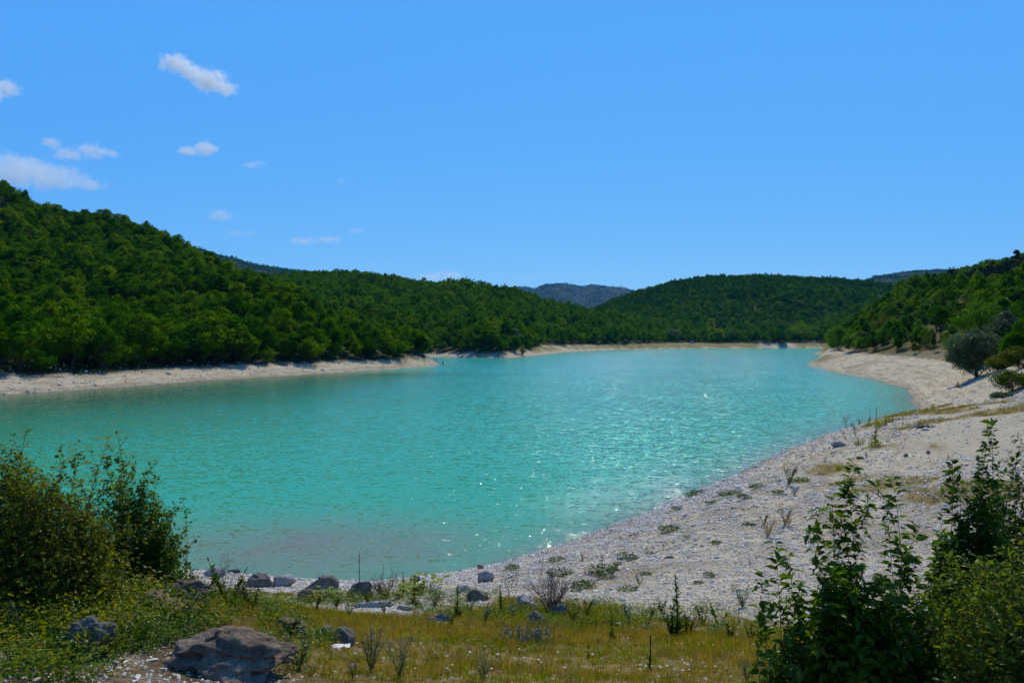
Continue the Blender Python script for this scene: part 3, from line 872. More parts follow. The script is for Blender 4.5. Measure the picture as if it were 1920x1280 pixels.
# ------------------------------------------------------------------ clouds: real volumes of vapour far above the land
def cloud(px, py, D, lobes, dens, label, wisp=.5, seed=0, name='cloud'):
    """lobes: (dx, dy, rx, ry) in pixels of the photograph round (px, py); depth of a lobe as its width"""
    c = np.array(wp(px, py, D)); u = D / FPX
    E = [(np.array([dx * u, 0, -dy * u]), np.array([rx * u, max(rx, ry) * u * .9, ry * u])) for dx, dy, rx, ry in lobes]
    bm = bmesh.new()
    for p, r in E:
        q = bmesh.ops.create_icosphere(bm, subdivisions=3, radius=1.0)
        for v in q['verts']: v.co = Vector(np.array(v.co) * r * 1.04 + p)
    me = bpy.data.meshes.new(name); bm.to_mesh(me); bm.free()
    tmp = bpy.data.objects.new('cloud_hull', me); COL.objects.link(tmp)
    rm = tmp.modifiers.new('r', 'REMESH'); rm.mode = 'VOXEL'; rm.voxel_size = max(min(min(r) for p, r in E) / 4, max(max(r) for p, r in E) / 22)
    dg = bpy.context.evaluated_depsgraph_get()
    me2 = bpy.data.meshes.new_from_object(tmp.evaluated_get(dg))
    bpy.data.objects.remove(tmp); me2.name = name
    m, nt, out = new_mat(name + '_vapour'); n = NT(nt)
    oc = n.objc()
    wide = max(r[0] for p, r in E)
    warp = n.noise(oc, 2.6 / wide, 5, .6)
    off = n.node('ShaderNodeVectorMath', operation='MULTIPLY_ADD')
    n.link(warp.outputs['Color'], off.inputs[0]); off.inputs[1].default_value = (wide * .9 * wisp,) * 3
    off.inputs[2].default_value = (-wide * .45 * wisp,) * 3
    wpv = n.node('ShaderNodeVectorMath', operation='ADD'); n.link(oc, wpv.inputs[0]); n.link(off.outputs[0], wpv.inputs[1])
    best = None
    for p, r in E:
        a = n.node('ShaderNodeVectorMath', operation='SUBTRACT'); n.link(wpv.outputs[0], a.inputs[0]); a.inputs[1].default_value = tuple(p)
        b = n.node('ShaderNodeVectorMath', operation='DIVIDE'); n.link(a.outputs[0], b.inputs[0]); b.inputs[1].default_value = tuple(r)
        l = n.node('ShaderNodeVectorMath', operation='LENGTH'); n.link(b.outputs[0], l.inputs[0])
        f = n.math('SUBTRACT', 1.0, l.outputs['Value'])
        best = f if best is None else n.math('MAXIMUM', best, f)
    nz = n.noise(oc, 3.6 / wide, 8, .62); nz.noise_dimensions = '4D'; nz.inputs['W'].default_value = seed
    f = n.math('ADD', n.math('MULTIPLY', best, 1.5), n.math('MULTIPLY', n.math('SUBTRACT', nz.outputs['Fac'], .61), 3.3))
    f = n.math('MULTIPLY', n.math('MINIMUM', n.math('MAXIMUM', n.math('MULTIPLY', f, 2.2), 0.0), 1.0), dens / u / 21)
    pv = n.node('ShaderNodeVolumePrincipled'); pv.inputs['Color'].default_value = (1, .985, .90, 1); pv.inputs['Anisotropy'].default_value = .2
    n.link(f, pv.inputs['Density']); n.link(pv.outputs[0], out.inputs['Volume'])
    me2.materials.clear(); me2.materials.append(m)
    o = add(name, me2, None, Vector(c))
    return tag(o, label, 'cloud')

cloud(370, 142, 5200, [(-38, -20, 42, 22), (-8, -4, 30, 18), (22, 10, 46, 26), (52, 24, 32, 17)], 1.0, 'highest white cloud, a long slanting puff in two lobes', .55, 1)
cloud(12, 168, 5200, [(0, -3, 34, 19), (-24, 8, 34, 20)], .8, 'small white cloud cut by the left edge of the sky', .5, 2)
cloud(371, 281, 6200, [(-16, 3, 24, 12), (16, -1, 28, 17)], 1.0, 'compact round white puff of cloud below the slanting one', .4, 3)
cloud(478, 309, 6500, [(-6, 1, 20, 7), (10, -3, 14, 6)], .45, 'little thin cloud right of the round puff', .7, 4)
cloud(97, 268, 6500, [(0, 0, 24, 12)], .7, 'tiny rounded cloud above the broad bank of cloud at left', .5, 5)
cloud(160, 288, 6800, [(-30, 2, 38, 16), (14, -4, 40, 17), (52, 2, 22, 8)], .42, 'ragged thin cloud joining the right of the broad bank', .8, 6)
cloud(66, 325, 7600, [(-40, -5, 82, 40), (26, 5, 72, 34), (96, 20, 50, 16)], .34, 'broad dim bank of cloud resting on the left hill', .6, 7)
cloud(414, 404, 8500, [(0, 0, 30, 14), (-14, 4, 16, 8)], .4, 'wispy cloud just above the slope of the left hill', .8, 8)
cloud(588, 451, 9500, [(-18, 1, 36, 8), (26, -1, 34, 8)], .36, 'flat streak of cloud low over the middle hill', .7, 9)
cloud(668, 433, 9500, [(0, 0, 24, 7)], .28, 'faint short streak of cloud right of the flat one', .8, 10)
cloud(825, 517, 11000, [(-14, 2, 36, 10), (20, 0, 32, 12)], .42, 'low white cloud sitting on the far skyline', .6, 11)
cloud(640, 341, 9000, [(0, 0, 12, 7)], .35, 'tiny lone fleck of cloud in mid sky', .7, 12)
cloud(452, 438, 9000, [(-12, 0, 22, 6), (16, 0, 18, 6)], .28, 'thin pale wisp under the wispy cloud by the left hill', .8, 13)
cloud(710, 494, 10000, [(-12, 4, 18, 6), (12, -4, 14, 6)], .22, 'very faint wisp above the middle of the skyline', .8, 14)

# ------------------------------------------------------------------ haze: the air over lake and hills
def build_haze():
    top = float(max(GZ.max() + 25, 160)); bot = float(GZ.min() - 1.0)
    s = Soup(); s.box((0, 0, (top + bot) / 2), (26400, 26400, top - bot))
    m, nt, out = new_mat('air_haze'); n = NT(nt)
    pv = n.node('ShaderNodeVolumePrincipled')
    pv.inputs['Color'].default_value = (.08, .50, 1.0, 1)
    pv.inputs['Density'].default_value = .000026
    pv.inputs['Anisotropy'].default_value = .1
    n.link(pv.outputs[0], out.inputs['Volume'])
    m.cycles.volume_sampling = 'EQUIANGULAR'; m.cycles.homogeneous_volume = True
    o = add('haze', s.mesh('haze', m))
    o.display_type = 'WIRE'
    tag(o, 'thin blue haze in the air over the lake', 'haze', None, 'stuff')
build_haze()

# ------------------------------------------------------------------ stones
def rock_mesh(name, size, seed, mat, sub=4, rough=.15, cuts=13, layer=0.0, pits=0.0):
    """craggy stone: a ball cut by random planes, then broken up by noise; size = full extents, origin on the ground"""
    bm = bmesh.new()
    bmesh.ops.create_icosphere(bm, subdivisions=sub, radius=1.0)
    rs_ = np.random.default_rng(seed)
    v = np.array([q.co[:] for q in bm.verts])
    for i in range(cuts):
        d = rs_.normal(size=3); d /= np.linalg.norm(d)
        h = rs_.uniform(.5, .85)
        e = v @ d - h
        v -= np.clip(e, 0, None)[:, None] * d * .92
    off = Vector(rs_.uniform(-50, 50, 3))
    out_ = []
    for q in v:
        p = Vector(q); nrm = p.normalized()
        a = mnoise.fractal(p * 1.3 + off, 1.0, 2.0, 3) * rough
        b = (mnoise.ridged_multi_fractal(p * 2.6 + off, 1.0, 2.1, 5, 1.0, 2.0) - 1.0) * rough * .55
        c = mnoise.fractal(p * 9 + off, .9, 2.0, 4) * rough * .18
        l = 0
        if layer: l = (abs(((q[2] * 4.2 + mnoise.noise(p * 1.5 + off) * 1.2) % 1.0) - .5) - .25) * layer
        if pits:
            w = mnoise.noise(Vector((q[0] * 1.6, q[1] * 2.0, q[2] * 3.4)) + off)
            l -= max(0, w - .12) * pits
        out_.append(q + np.array(nrm) * (a + b + c + l))
    v = np.array(out_)
    ext = v.max(0) - v.min(0)
    v = (v - (v.max(0) + v.min(0)) / 2) / ext * np.array(size)
    for q, p in zip(bm.verts, v): q.co = p
    me = bpy.data.meshes.new(name); bm.to_mesh(me); bm.free()
    me.polygons.foreach_set('use_smooth', np.ones(len(me.polygons), bool))
    me.materials.append(M[mat])
    return me

def place_rock(px, py, w_px, h_px, seed, mat, label, depth=1.0, sub=4, D=None, name='rock', sink=.42, rz=0.0, tilt=(0, 0), **kw):
    """(px, py): middle of the stone's foot in the photograph; w_px, h_px its size there"""
    g = ground_at(px, py) if D is None else Vector(((px - 960) / FPX * D, D, gz((px - 960) / FPX * D, D)))
    u = g.y / FPX
    w, h = w_px * u * .92, h_px * u * .9 / (1 - sink)
    me = rock_mesh(name, (w, w * depth, h), seed, mat, sub, **kw)
    o = add(name, me, None, (g.x, g.y + w * depth * .3, g.z + h * (.5 - sink) + .0))
    o.rotation_euler = (tilt[0], tilt[1], rz)
    return tag(o, label, 'rock')

place_rock(408, 1274, 275, 72, 11, 'rock_brown', 'big flat brown boulder with hollows at the bottom left', .8, 6, D=5.75, name='boulder', sink=.25, tilt=(R(10), R(5)), rough=.17, layer=.12, pits=1.0, cuts=16)
place_rock(156, 1240, 104, 84, 12, 'rock_grey', 'dark grey rounded boulder beneath the thorny bush', .8, 6, D=5.9, name='boulder', sink=.2, rough=.22, pits=.5)
place_rock(285, 1190, 150, 44, 13, 'rock_brown', 'low brown outcrop half overgrown behind the big flat boulder', .8, 5, D=7.4, name='rock_outcrop', layer=.16, rough=.3)
place_rock(330, 1168, 120, 34, 14, 'rock_brown', 'pale brown ledge of rock at the foot of the upright leafy bush', .6, 5, D=8.2, name='rock_outcrop', layer=.18, rough=.3)
place_rock(215, 1148, 60, 32, 15, 'rock_brown', 'small brown stone tucked between the two big left bushes', .8, 4, D=7.8)
place_rock(545, 1182, 70, 34, 16, 'rock_brown', 'brown stone overgrown by creeping shrub right of the big boulder', .8, 5, D=8.0)
place_rock(612, 1200, 46, 26, 17, 'rock_brown', 'reddish brown lump of stone beside the angular grey stone', .8, 4)
place_rock(642, 1210, 44, 32, 18, 'rock_grey', 'angular grey stone sitting alone in the dry grass', .8, 4, cuts=14, rough=.08)
place_rock(482, 1102, 62, 26, 19, 'rock_grey', 'long dark stone at the water, leftmost of the shore boulders', .6, 5, layer=.1)
place_rock(528, 1100, 52, 22, 20, 'rock_pale', 'pale stone just right of the leftmost dark shore stone', .8, 4)
place_rock(600, 1108, 72, 28, 21, 'rock_grey', 'broad grey boulder in the middle of the row on the near shore', .7, 5, layer=.1)
place_rock(572, 1128, 42, 24, 22, 'rock_brown', 'ochre brown stone in front of the row of shore boulders', .8, 5)
place_rock(672, 1120, 56, 30, 23, 'rock_grey', 'rounded grey boulder behind the tall dead stalk', .8, 5)
place_rock(777, 1094, 22, 16, 24, 'rock_grey', 'small black looking stone at the waterline by the burdock', .8, 4)
place_rock(782, 1116, 26, 20, 25, 'rock_grey', 'little blue grey stone in front of the burdock patch', .8, 4)
place_rock(895, 1128, 46, 24, 26, 'rock_grey', 'wedge shaped dark slab lying on the gravel', .7, 5, cuts=12, rough=.1)
place_rock(868, 1112, 32, 16, 27, 'rock_pale', 'pale wedge of stone left of the dark slab', .7, 4, cuts=12, rough=.1)
place_rock(911, 1092, 34, 22, 28, 'rock_pale', 'white jagged stone on the gravel above the dark slab', .7, 4, cuts=12, rough=.16)
place_rock(901, 1068, 14, 10, 29, 'rock_red', 'small reddish stone at the water edge', .8, 3)
place_rock(990, 1140, 46, 24, 30, 'rock_pale', 'pale rounded boulder left of the dry thorn shrub', .8, 5)
place_rock(1006, 1174, 50, 30, 31, 'rock_grey', 'dark grey boulder behind the patch of blue flowers', .8, 5)
place_rock(1048, 1156, 38, 22, 32, 'rock_grey', 'dark stone under the dry thorn shrub', .8, 5)
place_rock(822, 1166, 56, 14, 33, 'rock_grey', 'flat dark stone sunk in the front of the meadow edge', .5, 4, layer=.1)
place_rock(436, 1076, 28, 9, 34, 'rock_grey', 'thin black stone lying in the shallow water at left', .4, 3)
place_rock(398, 1082, 46, 20, 35, 'rock_pale', 'pale block of stone right of the upright leafy bush', .7, 4)
place_rock(440, 1118, 40, 12, 36, 'rock_pale', 'long pale stone between the bush and the shore boulders', .5, 4)
place_rock(700, 1140, 80, 12, 37, 'rock_pale', 'flat pale slab lying in the green edge of the meadow', .5, 4, layer=.15)
place_rock(760, 1146, 40, 9, 38, 'rock_pale', 'narrow pale slab right of the longer meadow slab', .5, 4)
place_rock(934, 669, 8, 4.5, 39, 'rock_grey', 'dark lone boulder on the far bank across the inlet', .8, 3)
place_rock(1700, 855, 10, 6, 40, 'rock_grey', 'small grey stone alone on the trodden ground', .8, 3)
place_rock(1742, 850, 9, 6, 41, 'rock_grey', 'second small grey stone on the trodden ground, farther right', .8, 3)
place_rock(1575, 835, 30, 8, 42, 'rock_pale', 'flat pale stone on the shoulder of the gravel slope', .5, 3)
place_rock(1480, 1068, 12, 7, 43, 'rock_brown', 'small brown stone on the slope near the right bush', .8, 3)
place_rock(1255, 1048, 22, 5, 44, 'rock_grey', 'dark sliver of stone in the middle of the gravel slope', .5, 3)

# old camp fire on the headland
g = ground_at(1735, 801); u = g.y / FPX
M['ash'] = plain_mat('ash', (.02, .02, .02), (.10, .10, .10), 14, .95, .5)
fp = empty('fire_pit', g, 'dark burnt fire place with stones on the pale headland', 'fire pit')
me = rock_mesh('ash_heap', (34 * u, 22 * u, 5 * u), 50, 'ash', 4, rough=.3); o = add('ash_heap', me, fp, (0, 0, 1 * u))
for i, (a, b) in enumerate([(-17, 2), (-20, -1), (3, 6), (10, 5), (15, -2), (-8, 5)]):
    add('stone', rock_mesh('stone', (6 * u, 5 * u, 4 * u), 60 + i, 'rock_pale' if i < 2 else 'rock_grey', 3), fp, (a * u, b * u * 2, 2 * u))
    
def pebble_mat():
    m, nt, out = new_mat('pebbles'); n = NT(nt)
    p = n.node('ShaderNodeBsdfPrincipled'); p.inputs['Roughness'].default_value = .9; p.inputs['Specular IOR Level'].default_value = .2
    rnd = n.node('ShaderNodeObjectInfo').outputs['Random']
    c = n.ramp(rnd, [(0, (.36, .29, .20)), (.2, (.56, .475, .35)), (.6, (.70, .615, .475)), (1, (.82, .74, .60))])
    c = n.mix(n.math('MULTIPLY', n.noise(n.pos(), 40, 4, .7).outputs['Fac'], .5), c, (.30, .27, .235))
    n.link(c, p.inputs['Base Color'])
    n.link(p.outputs[0], out.inputs['Surface'])
    return m
M['pebble'] = pebble_mat()
def pebble_mesh(i):
    bm = bmesh.new(); bmesh.ops.create_icosphere(bm, subdivisions=2, radius=.5)
    r_ = np.random.default_rng(300 + i)
    v = np.array([q.co[:] for q in bm.verts])
    for c_ in range(6):
        d = r_.normal(size=3); d /= np.linalg.norm(d)
        v -= np.clip(v @ d - r_.uniform(.22, .4), 0, None)[:, None] * d
    v *= np.array([1, r_.uniform(.6, .9), r_.uniform(.28, .5)])
    for q, p in zip(bm.verts, v): q.co = p
    me = bpy.data.meshes.new('pebble'); bm.to_mesh(me); bm.free(); me.materials.append(M['pebble']); return me
PEB = [pebble_mesh(i) for i in range(6)]

def gravel(name, N, r0, r1, px0, px1, size, label, keepf, power=1.0):
    uu = rng.uniform(size=N)
    Y = (r0 ** (2 - power) + uu * (r1 ** (2 - power) - r0 ** (2 - power))) ** (1 / (2 - power))
    X = (rng.uniform(px0, px1, N) - 960) / FPX * Y
    Z = ground_z(X, Y); D_ = shore_dist(X, Y)
    k = keepf(X, Y, Z, D_)
    X, Y, Z = X[k], Y[k], Z[k]; n_ = len(X)
    s = size * np.exp(rng.normal(0, .45, n_)) * np.clip(Y / 22, .55, 4)
    rots = np.stack([rng.normal(0, .3, n_), rng.normal(0, .3, n_), rng.uniform(0, 6.28, n_)], -1)
    scatter(name, np.stack([X, Y, Z + s * .06], -1), rots, s[:, None] * np.ones(3), rng.integers(0, 6, n_), PEB, label)

def keep_near(X, Y, Z, D_):
    gm, me_ = grass_mask(X, Y, D_)
    u = rng.uniform(size=X.shape)
    k = (Z > -.25) & (u > me_ * .80) & ~((Y < 9) & (rng.uniform(size=X.shape) < .45)) & (rng.uniform(size=X.shape) > gm * .45)
    sand = np.zeros(X.shape)
    for a, b in zip(tr[:-1], tr[1:]):
        dx, dy = b.x - a.x, b.y - a.y
        t = np.clip(((X - a.x) * dx + (Y - a.y) * dy) / (dx * dx + dy * dy), 0, 1)
        sand = np.maximum(sand, smooth(6.0, 2.5, np.hypot(X - a.x - t * dx, Y - a.y - t * dy)))
    head = smooth(13, 17, X) * smooth(30, 38, Y) * .75
    return k & (rng.uniform(size=X.shape) > np.maximum(sand * .92, head)) & (fbm(X, Y, 4, 91, 3) > -.45 + .3 * (rng.uniform(size=X.shape) - .5))
gravel('shore_gravel', 340000, 5, 75, -80, 2000, .049, 'loose pale limestone gravel on the near shore', keep_near, 1.15)
gravel('far_bank_gravel', 16000, 118, 400, -60, 1100, .085, 'rough stones on the bare far banks', lambda X, Y, Z, D_: (Z > -.1) & (Z < 4.6) & (X < 40), 1.2)
gravel('right_beach_gravel', 9000, 75, 300, 1480, 1990, .04, 'stones on the pale right beach', lambda X, Y, Z, D_: (Z > -.1) & (Z < 4.6) & (X > 40), 1.2)

# ------------------------------------------------------------------ grass and low cover
def blades(s, n_, h, spread, lean=.5, w=.012):
    a = rng.uniform(0, 2 * PI, n_); r = spread * np.sqrt(rng.uniform(size=n_))
    b = np.stack([r * np.cos(a), r * np.sin(a), np.full(n_, -.01)], -1)
    a2 = rng.uniform(0, 2 * PI, n_); L = h * rng.uniform(.45, 1.1, n_); ln = rng.uniform(.1, lean, n_)
    dirx = np.stack([np.cos(a2), np.sin(a2), np.zeros(n_)], -1)
    side = np.stack([-np.sin(a2), np.cos(a2), np.zeros(n_)], -1) * w / 2
    up = np.array([0, 0, 1.])
    p1 = b + dirx * (L * ln * .25)[:, None] + up * (L * .55)[:, None]
    p2 = b + dirx * (L * ln)[:, None] + up * (L * (1 - .3 * ln))[:, None]
    v = np.stack([b - side, b + side, p1 + side * .8, p1 - side * .8, p2], 1).reshape(-1, 3)
    k = np.arange(n_)[:, None] * 5
    s.put(v, k + np.array([[0, 1, 2, 3]]))
    s.f[3].append(s.n - 5 * n_ + k + np.array([[3, 2, 4]]))
def tuft_mesh(name, mat, n_, h, spread, lean=.6, w=.012):
    s = Soup(); blades(s, n_, h, spread, lean, w); return s.mesh(name, M[mat])
TUFT = [tuft_mesh('tuft', 'grass_gold', 22, .13, .10, .9, .007), tuft_mesh('tuft', 'grass_gold', 26, .19, .11, .8, .007), tuft_mesh('tuft', 'grass_green', 24, .12, .11, .9, .009), tuft_mesh('tuft', 'grass_gold', 14, .30, .09, .6, .005), tuft_mesh('tuft', 'weed_dry', 16, .16, .10, .9, .007)]

N = 46000
Y = np.sqrt(rng.uniform(4.8 ** 2, 22 ** 2, N)); X = rng.uniform(-6.5, 7.5, N)
D_ = shore_dist(X, Y); gm, me_ = grass_mask(X, Y, D_)
k = (rng.uniform(size=N) < me_ * (.75 + .6 * fbm(X, Y, 1.1, 99, 3))) & (np.abs(px_of(X, Y) - 960) < 1150)
X, Y = X[k], Y[k]; n_ = len(X)
greenish = fbm(X, Y, 2.2, 95, 3) + smooth(12, 17, Y) * .5 - .18
idx = np.where(greenish > rng.uniform(-.3, .6, n_), 2, rng.choice([0, 1, 0, 3, 4, 4], n_))
brown = fbm(X, Y, 1.8, 98, 3); idx = np.where((brown > .02) & (rng.uniform(size=n_) < .75), 4, idx)
s_ = rng.uniform(.35, .85, n_) * (1 + .45 * fbm(X, Y, 1.4, 96, 2))
scatter('dry_grass', np.stack([X, Y, ground_z(X, Y)], -1), np.stack([rng.normal(0, .12, n_), rng.normal(0, .12, n_), rng.uniform(0, 6.28, n_)], -1), s_[:, None] * np.ones(3), idx, TUFT, 'dry golden and green grass of the near meadow')

# thin grass on the headland
N = 30000
Y = np.sqrt(rng.uniform(26 ** 2, 100 ** 2, N)); X = (rng.uniform(1400, 1990, N) - 960) / FPX * Y
D_ = shore_dist(X, Y); gm, me_ = grass_mask(X, Y, D_)
k = (rng.uniform(size=N) < (gm - .25) * .9) & (D_ > 1)
X, Y = X[k], Y[k]; n_ = len(X)
s_ = rng.uniform(.7, 1.8, n_) * (1 + .3 * (Y > 50))
scatter('headland_grass', np.stack([X, Y, ground_z(X, Y)], -1), np.stack([rng.normal(0, .12, n_), rng.normal(0, .12, n_), rng.uniform(0, 6.28, n_)], -1), s_[:, None] * np.ones(3), rng.choice([0, 4, 2, 4, 4, 0], n_), TUFT, 'sparse dry grass on the pale headland')

# leafy ground cover under the left bushes
def cover_mesh(name, mat, n_, r, h, leaf):
    s = Soup()
    a = rng.uniform(0, 2 * PI, n_); q = r * np.sqrt(rng.uniform(size=n_))
    b = np.stack([q * np.cos(a), q * np.sin(a), h * rng.uniform(.05, 1, n_) ** .8], -1)
    d = rng.normal(size=(n_, 3)); d[:, 2] = np.abs(d[:, 2]) * .5
    s.leaves(b, d, np.tile([0, 0, 1.], (n_, 1)) + rng.normal(0, .3, (n_, 3)), leaf * rng.uniform(.6, 1.3, n_), leaf * .5 * rng.uniform(.7, 1.2, n_))
    return s.mesh(name, M[mat])
COVER = [cover_mesh('cover', 'leaf_dogwood', 60, .16, .16, .045), cover_mesh('cover', 'leaf_privet', 50, .18, .13, .035), cover_mesh('cover', 'leaf_bright', 40, .15, .10, .035), cover_mesh('cover', 'leaf_thorn', 60, .2, .22, .04)]
def cover(name, pts, dens, label, smin=.7, smax=1.4):
    Xs = []; Ys = []
    for px, py, rx, ry, D in pts:
        g = ground_at(px, py) if D is None else Vector(((px - 960) / FPX * D, D, 0))
        k = int(dens * rx * ry * PI)
        a = rng.uniform(0, 2 * PI, k); q = np.sqrt(rng.uniform(size=k))
        Xs.append(g.x + rx * q * np.cos(a)); Ys.append(g.y + ry * q * np.sin(a))
    X = np.concatenate(Xs); Y = np.concatenate(Ys); n_ = len(X)
    s_ = rng.uniform(smin, smax, n_)
    scatter(name, np.stack([X, Y, ground_z(X, Y)], -1), np.stack([rng.normal(0, .2, n_), rng.normal(0, .2, n_), rng.uniform(0, 6.28, n_)], -1), s_[:, None] * np.ones(3), rng.integers(0, 4, n_), COVER, label)
cover('leafy_undergrowth', [(40, 0, 1.0, .8, 6.2), (90, 0, .9, .9, 7.6), (240, 0, .8, .8, 8.6), (260, 0, .35, .45, 6.6), (230, 0, .5, .35, 7.0), (40, 0, .5, .4, 5.4), (330, 0, .5, .5, 7.4), (-60, 0, 1.2, 1.6, 7)], 60, 'low leafy undergrowth round the bushes and boulders at left')
cover('creeping_shrubs', [(560, 0, .32, .55, 7.5), (520, 0, .35, .45, 8.6), (470, 0, .6, .7, 9.5), (400, 0, .6, .7, 9.0), (380, 0, .7, 1.0, 11), (470, 0, .8, 1.0, 12), (560, 0, .25, .4, 6.5)], 34, 'creeping green shrubs beside the big boulder', .6, 1.2)
cover('meadow_edge_herbs', [(640, 1135, .9, 1.0, None), (760, 1130, 1.4, 1.2, None), (880, 1150, 1.3, 1.2, None), (1000, 1165, 1.2, 1.0, None), (1140, 1150, 1.2, .9, None), (1250, 1170, 1.2, .7, None), (1390, 1190, .8, .6, None), (560, 1130, .9, .9, None), (680, 1125, 1.2, .8, None), (840, 1120, 1.6, .9, None), (1060, 1140, 1.8, .9, None), (1330, 1150, 1.4, .8, None)], 13, 'low green herbs where the meadow meets the gravel', .5, 1.2)

# ------------------------------------------------------------------ bushes built shoot by shoot
def bez(a, b, bend, k=12):
    a = np.asarray(a, float); b = np.asarray(b, float)
    t = np.linspace(0, 1, k)[:, None]
    mid = (a + b) / 2 + np.asarray(bend, float)
    return a * (1 - t) ** 2 + mid * 2 * t * (1 - t) + b * t * t

def shoot(st, lv, a, b, bend, r0, leafL, leafW, gap, twigs, twigL, start=.15, droop=.3, rs=1.0):
    """one woody shoot with its side twigs and leaves; st: wood, lv: leaves"""
    path = bez(a, b, bend, 14)
    st.tube(path, np.linspace(r0, r0 * .22, 14), 5)
    seg = np.linalg.norm(np.diff(path, axis=0), axis=1); cum = np.concatenate([[0], np.cumsum(seg)]); Ltot = cum[-1]
    def at(u): return np.stack([np.interp(u * Ltot, cum, path[:, i]) for i in range(3)], -1)
    def tang(u): d = at(np.minimum(u + .02, 1)) - at(np.maximum(u - .02, 0)); return d / (np.linalg.norm(d, axis=-1)[..., None] + 1e-9)
    def leafy(pf, tf, n_, sc=1.0):
        u = np.sort(rng.uniform(0, 1, n_)); p = pf(u); t = tf(u)
        ang = rng.uniform(0, 2 * PI, n_)
        q = np.cross(t, np.array([.3, .9, .2])); q /= np.linalg.norm(q, axis=1)[:, None] + 1e-9
        w = np.cross(t, q)
        o = np.cos(ang)[:, None] * q + np.sin(ang)[:, None] * w
        d = o * .9 + t * .55 + np.array([0, 0, -.15]) + rng.normal(0, .2, (n_, 3))
        up = t * .5 + np.array([0, 0, .6]) + rng.normal(0, .55, (n_, 3))
        k = rng.uniform(.45, 1.25, n_) * sc
        lv.leaves(p + o * .006, d, up, leafL * k, leafW * k * rng.uniform(.8, 1.15, n_), .3, droop)
    ns = int(Ltot * (1 - start) / gap)
    leafy(lambda u: at(start + (1 - start) * u), lambda u: tang(start + (1 - start) * u), ns)
    leafy(lambda u: at(.93 + .07 * u), lambda u: tang(.93 + .07 * u), 6, .8)
    for i in range(twigs):
        u = rng.uniform(start, .92); p = at(np.array([u]))[0]; t = tang(np.array([u]))[0]
        o = rng.normal(size=3); o -= (o @ t) * t; o /= np.linalg.norm(o)
        e = p + (o * .75 + t * .6 + np.array([0, 0, .15])) * twigL * rng.uniform(.4, 1.15) * (1.15 - .6 * u)
        pp = bez(p, e, np.array([0, 0, .06]) * twigL, 6)
        st.tube(pp, np.linspace(r0 * .35, r0 * .12, 6), 4)
        n_ = max(3, int(np.linalg.norm(e - p) / gap * .9))
        leafy(lambda u, pp=pp: np.stack([np.interp(u, np.linspace(0, 1, 6), pp[:, i]) for i in range(3)], -1), lambda u, e=e, p=p: np.tile((e - p) / np.linalg.norm(e - p), (len(u), 1)), n_, .85)

def bush(name, base, tops, label, cat, leaf_mat, leafL, leafW, gap, twigs, twigL, r0=.009, spread=.3, start=.12, droop=.3, bendk=.12):
    e = empty(name, base, label, cat)
    base = np.array(base)
    st, lv = Soup(), Soup()
    for tp in tops:
        tp = np.array(tp, float)
        a = rng.uniform(0, 2 * PI); q = spread * math.sqrt(rng.uniform())
        lx, ly = base[0] + q * math.cos(a) + (tp[0] - base[0]) * .45, base[1] + q * math.sin(a) + (tp[1] - base[1]) * .45
        b0 = np.array([lx, ly, gz(lx, ly) - .03])
        L = np.linalg.norm(tp - b0)
        out_ = (tp - b0) * np.array([1, 1, 0])
        shoot(st, lv, b0 - base, tp - base, -out_ * .3 * rng.uniform(.3, 1.2) + rng.normal(0, .09, 3) * L + np.array([0, 0, .05 * L]), r0 * .62 * (.5 + .5 * L / 1.8), leafL, leafW, gap, int(twigs * L), twigL, start, droop)
    add('branches', st.mesh(name + '_branches', M['twig'], True), e)
    add('foliage', lv.mesh(name + '_foliage', M[leaf_mat]), e)
    return e

def base_at(px, D): x = (px - 960) / FPX * D; return Vector((x, D, gz(x, D)))
def dome_tops(n_, cx, D0, rx, dd, ztop, zlow):
    """shoot ends spread over a rounded bush; cx, rx in columns at depth D0"""
    out_ = []
    for i in range(n_):
        a = rng.uniform(0, 2 * PI); q = math.sqrt(rng.uniform())
        D = D0 + dd * q * math.sin(a)
        f = 1 - q ** 2.2
        x = (cx - 960) / FPX * D0 + rx / FPX * D0 * q * math.cos(a)
        z = zlow + (ztop - zlow) * max(0, f) * rng.uniform(.8, 1.08)
        out_.append((x, D, z))
    return out_
def rowz(py, D): return EYE + (HOR - py) / FPX * D

# left: thorny bush with arching branches
D0 = 7.3
tops = dome_tops(190, 30, D0, 185, .9, rowz(862, D0), rowz(1090, D0)) + dome_tops(60, -60, D0 + .3, 130, .9, rowz(880, D0), rowz(1000, D0))
tops += [wp(218, 806, D0 - .2), wp(205, 816, D0 - .2), wp(48, 800, D0), wp(20, 812, D0), wp(150, 842, D0), wp(110, 838, D0), wp(240, 850, D0 + .1), wp(2, 830, D0)]
bush('thorny_bush', base_at(70, D0), tops, 'large olive green thorny bush with arching branches at the left edge', 'bush', 'leaf_thorn', .046, .030, .022, 10, .42, .009, .5, .1, .25)
# left: upright leafy bush beside it
D0 = 8.8
tops = [wp(px, py, D0 + rng.uniform(-.35, .35)) for px, py in [(176, 905), (190, 860), (207, 832), (223, 842), (232, 870), (246, 880), (262, 905), (274, 880), (284, 862), (293, 890), (300, 930), (312, 955), (322, 965), (333, 948), (340, 930), (345, 990), (350, 1030), (330, 1010), (310, 1000), (290, 960), (260, 950), (240, 930), (215, 900), (200, 920), (270, 990), (300, 1040), (325, 1060), (250, 1010), (220, 980), (340, 1075), (352, 1060)]]
tops += dome_tops(90, 256, D0, 100, .5, rowz(900, D0), rowz(1110, D0))
bush('leafy_bush', base_at(262, D0), tops, 'dense dark green bush of upright pointed shoots right of the thorny bush', 'bush', 'leaf_dogwood', .058, .034, .021, 10, .26, .008, .36, .03, .35)
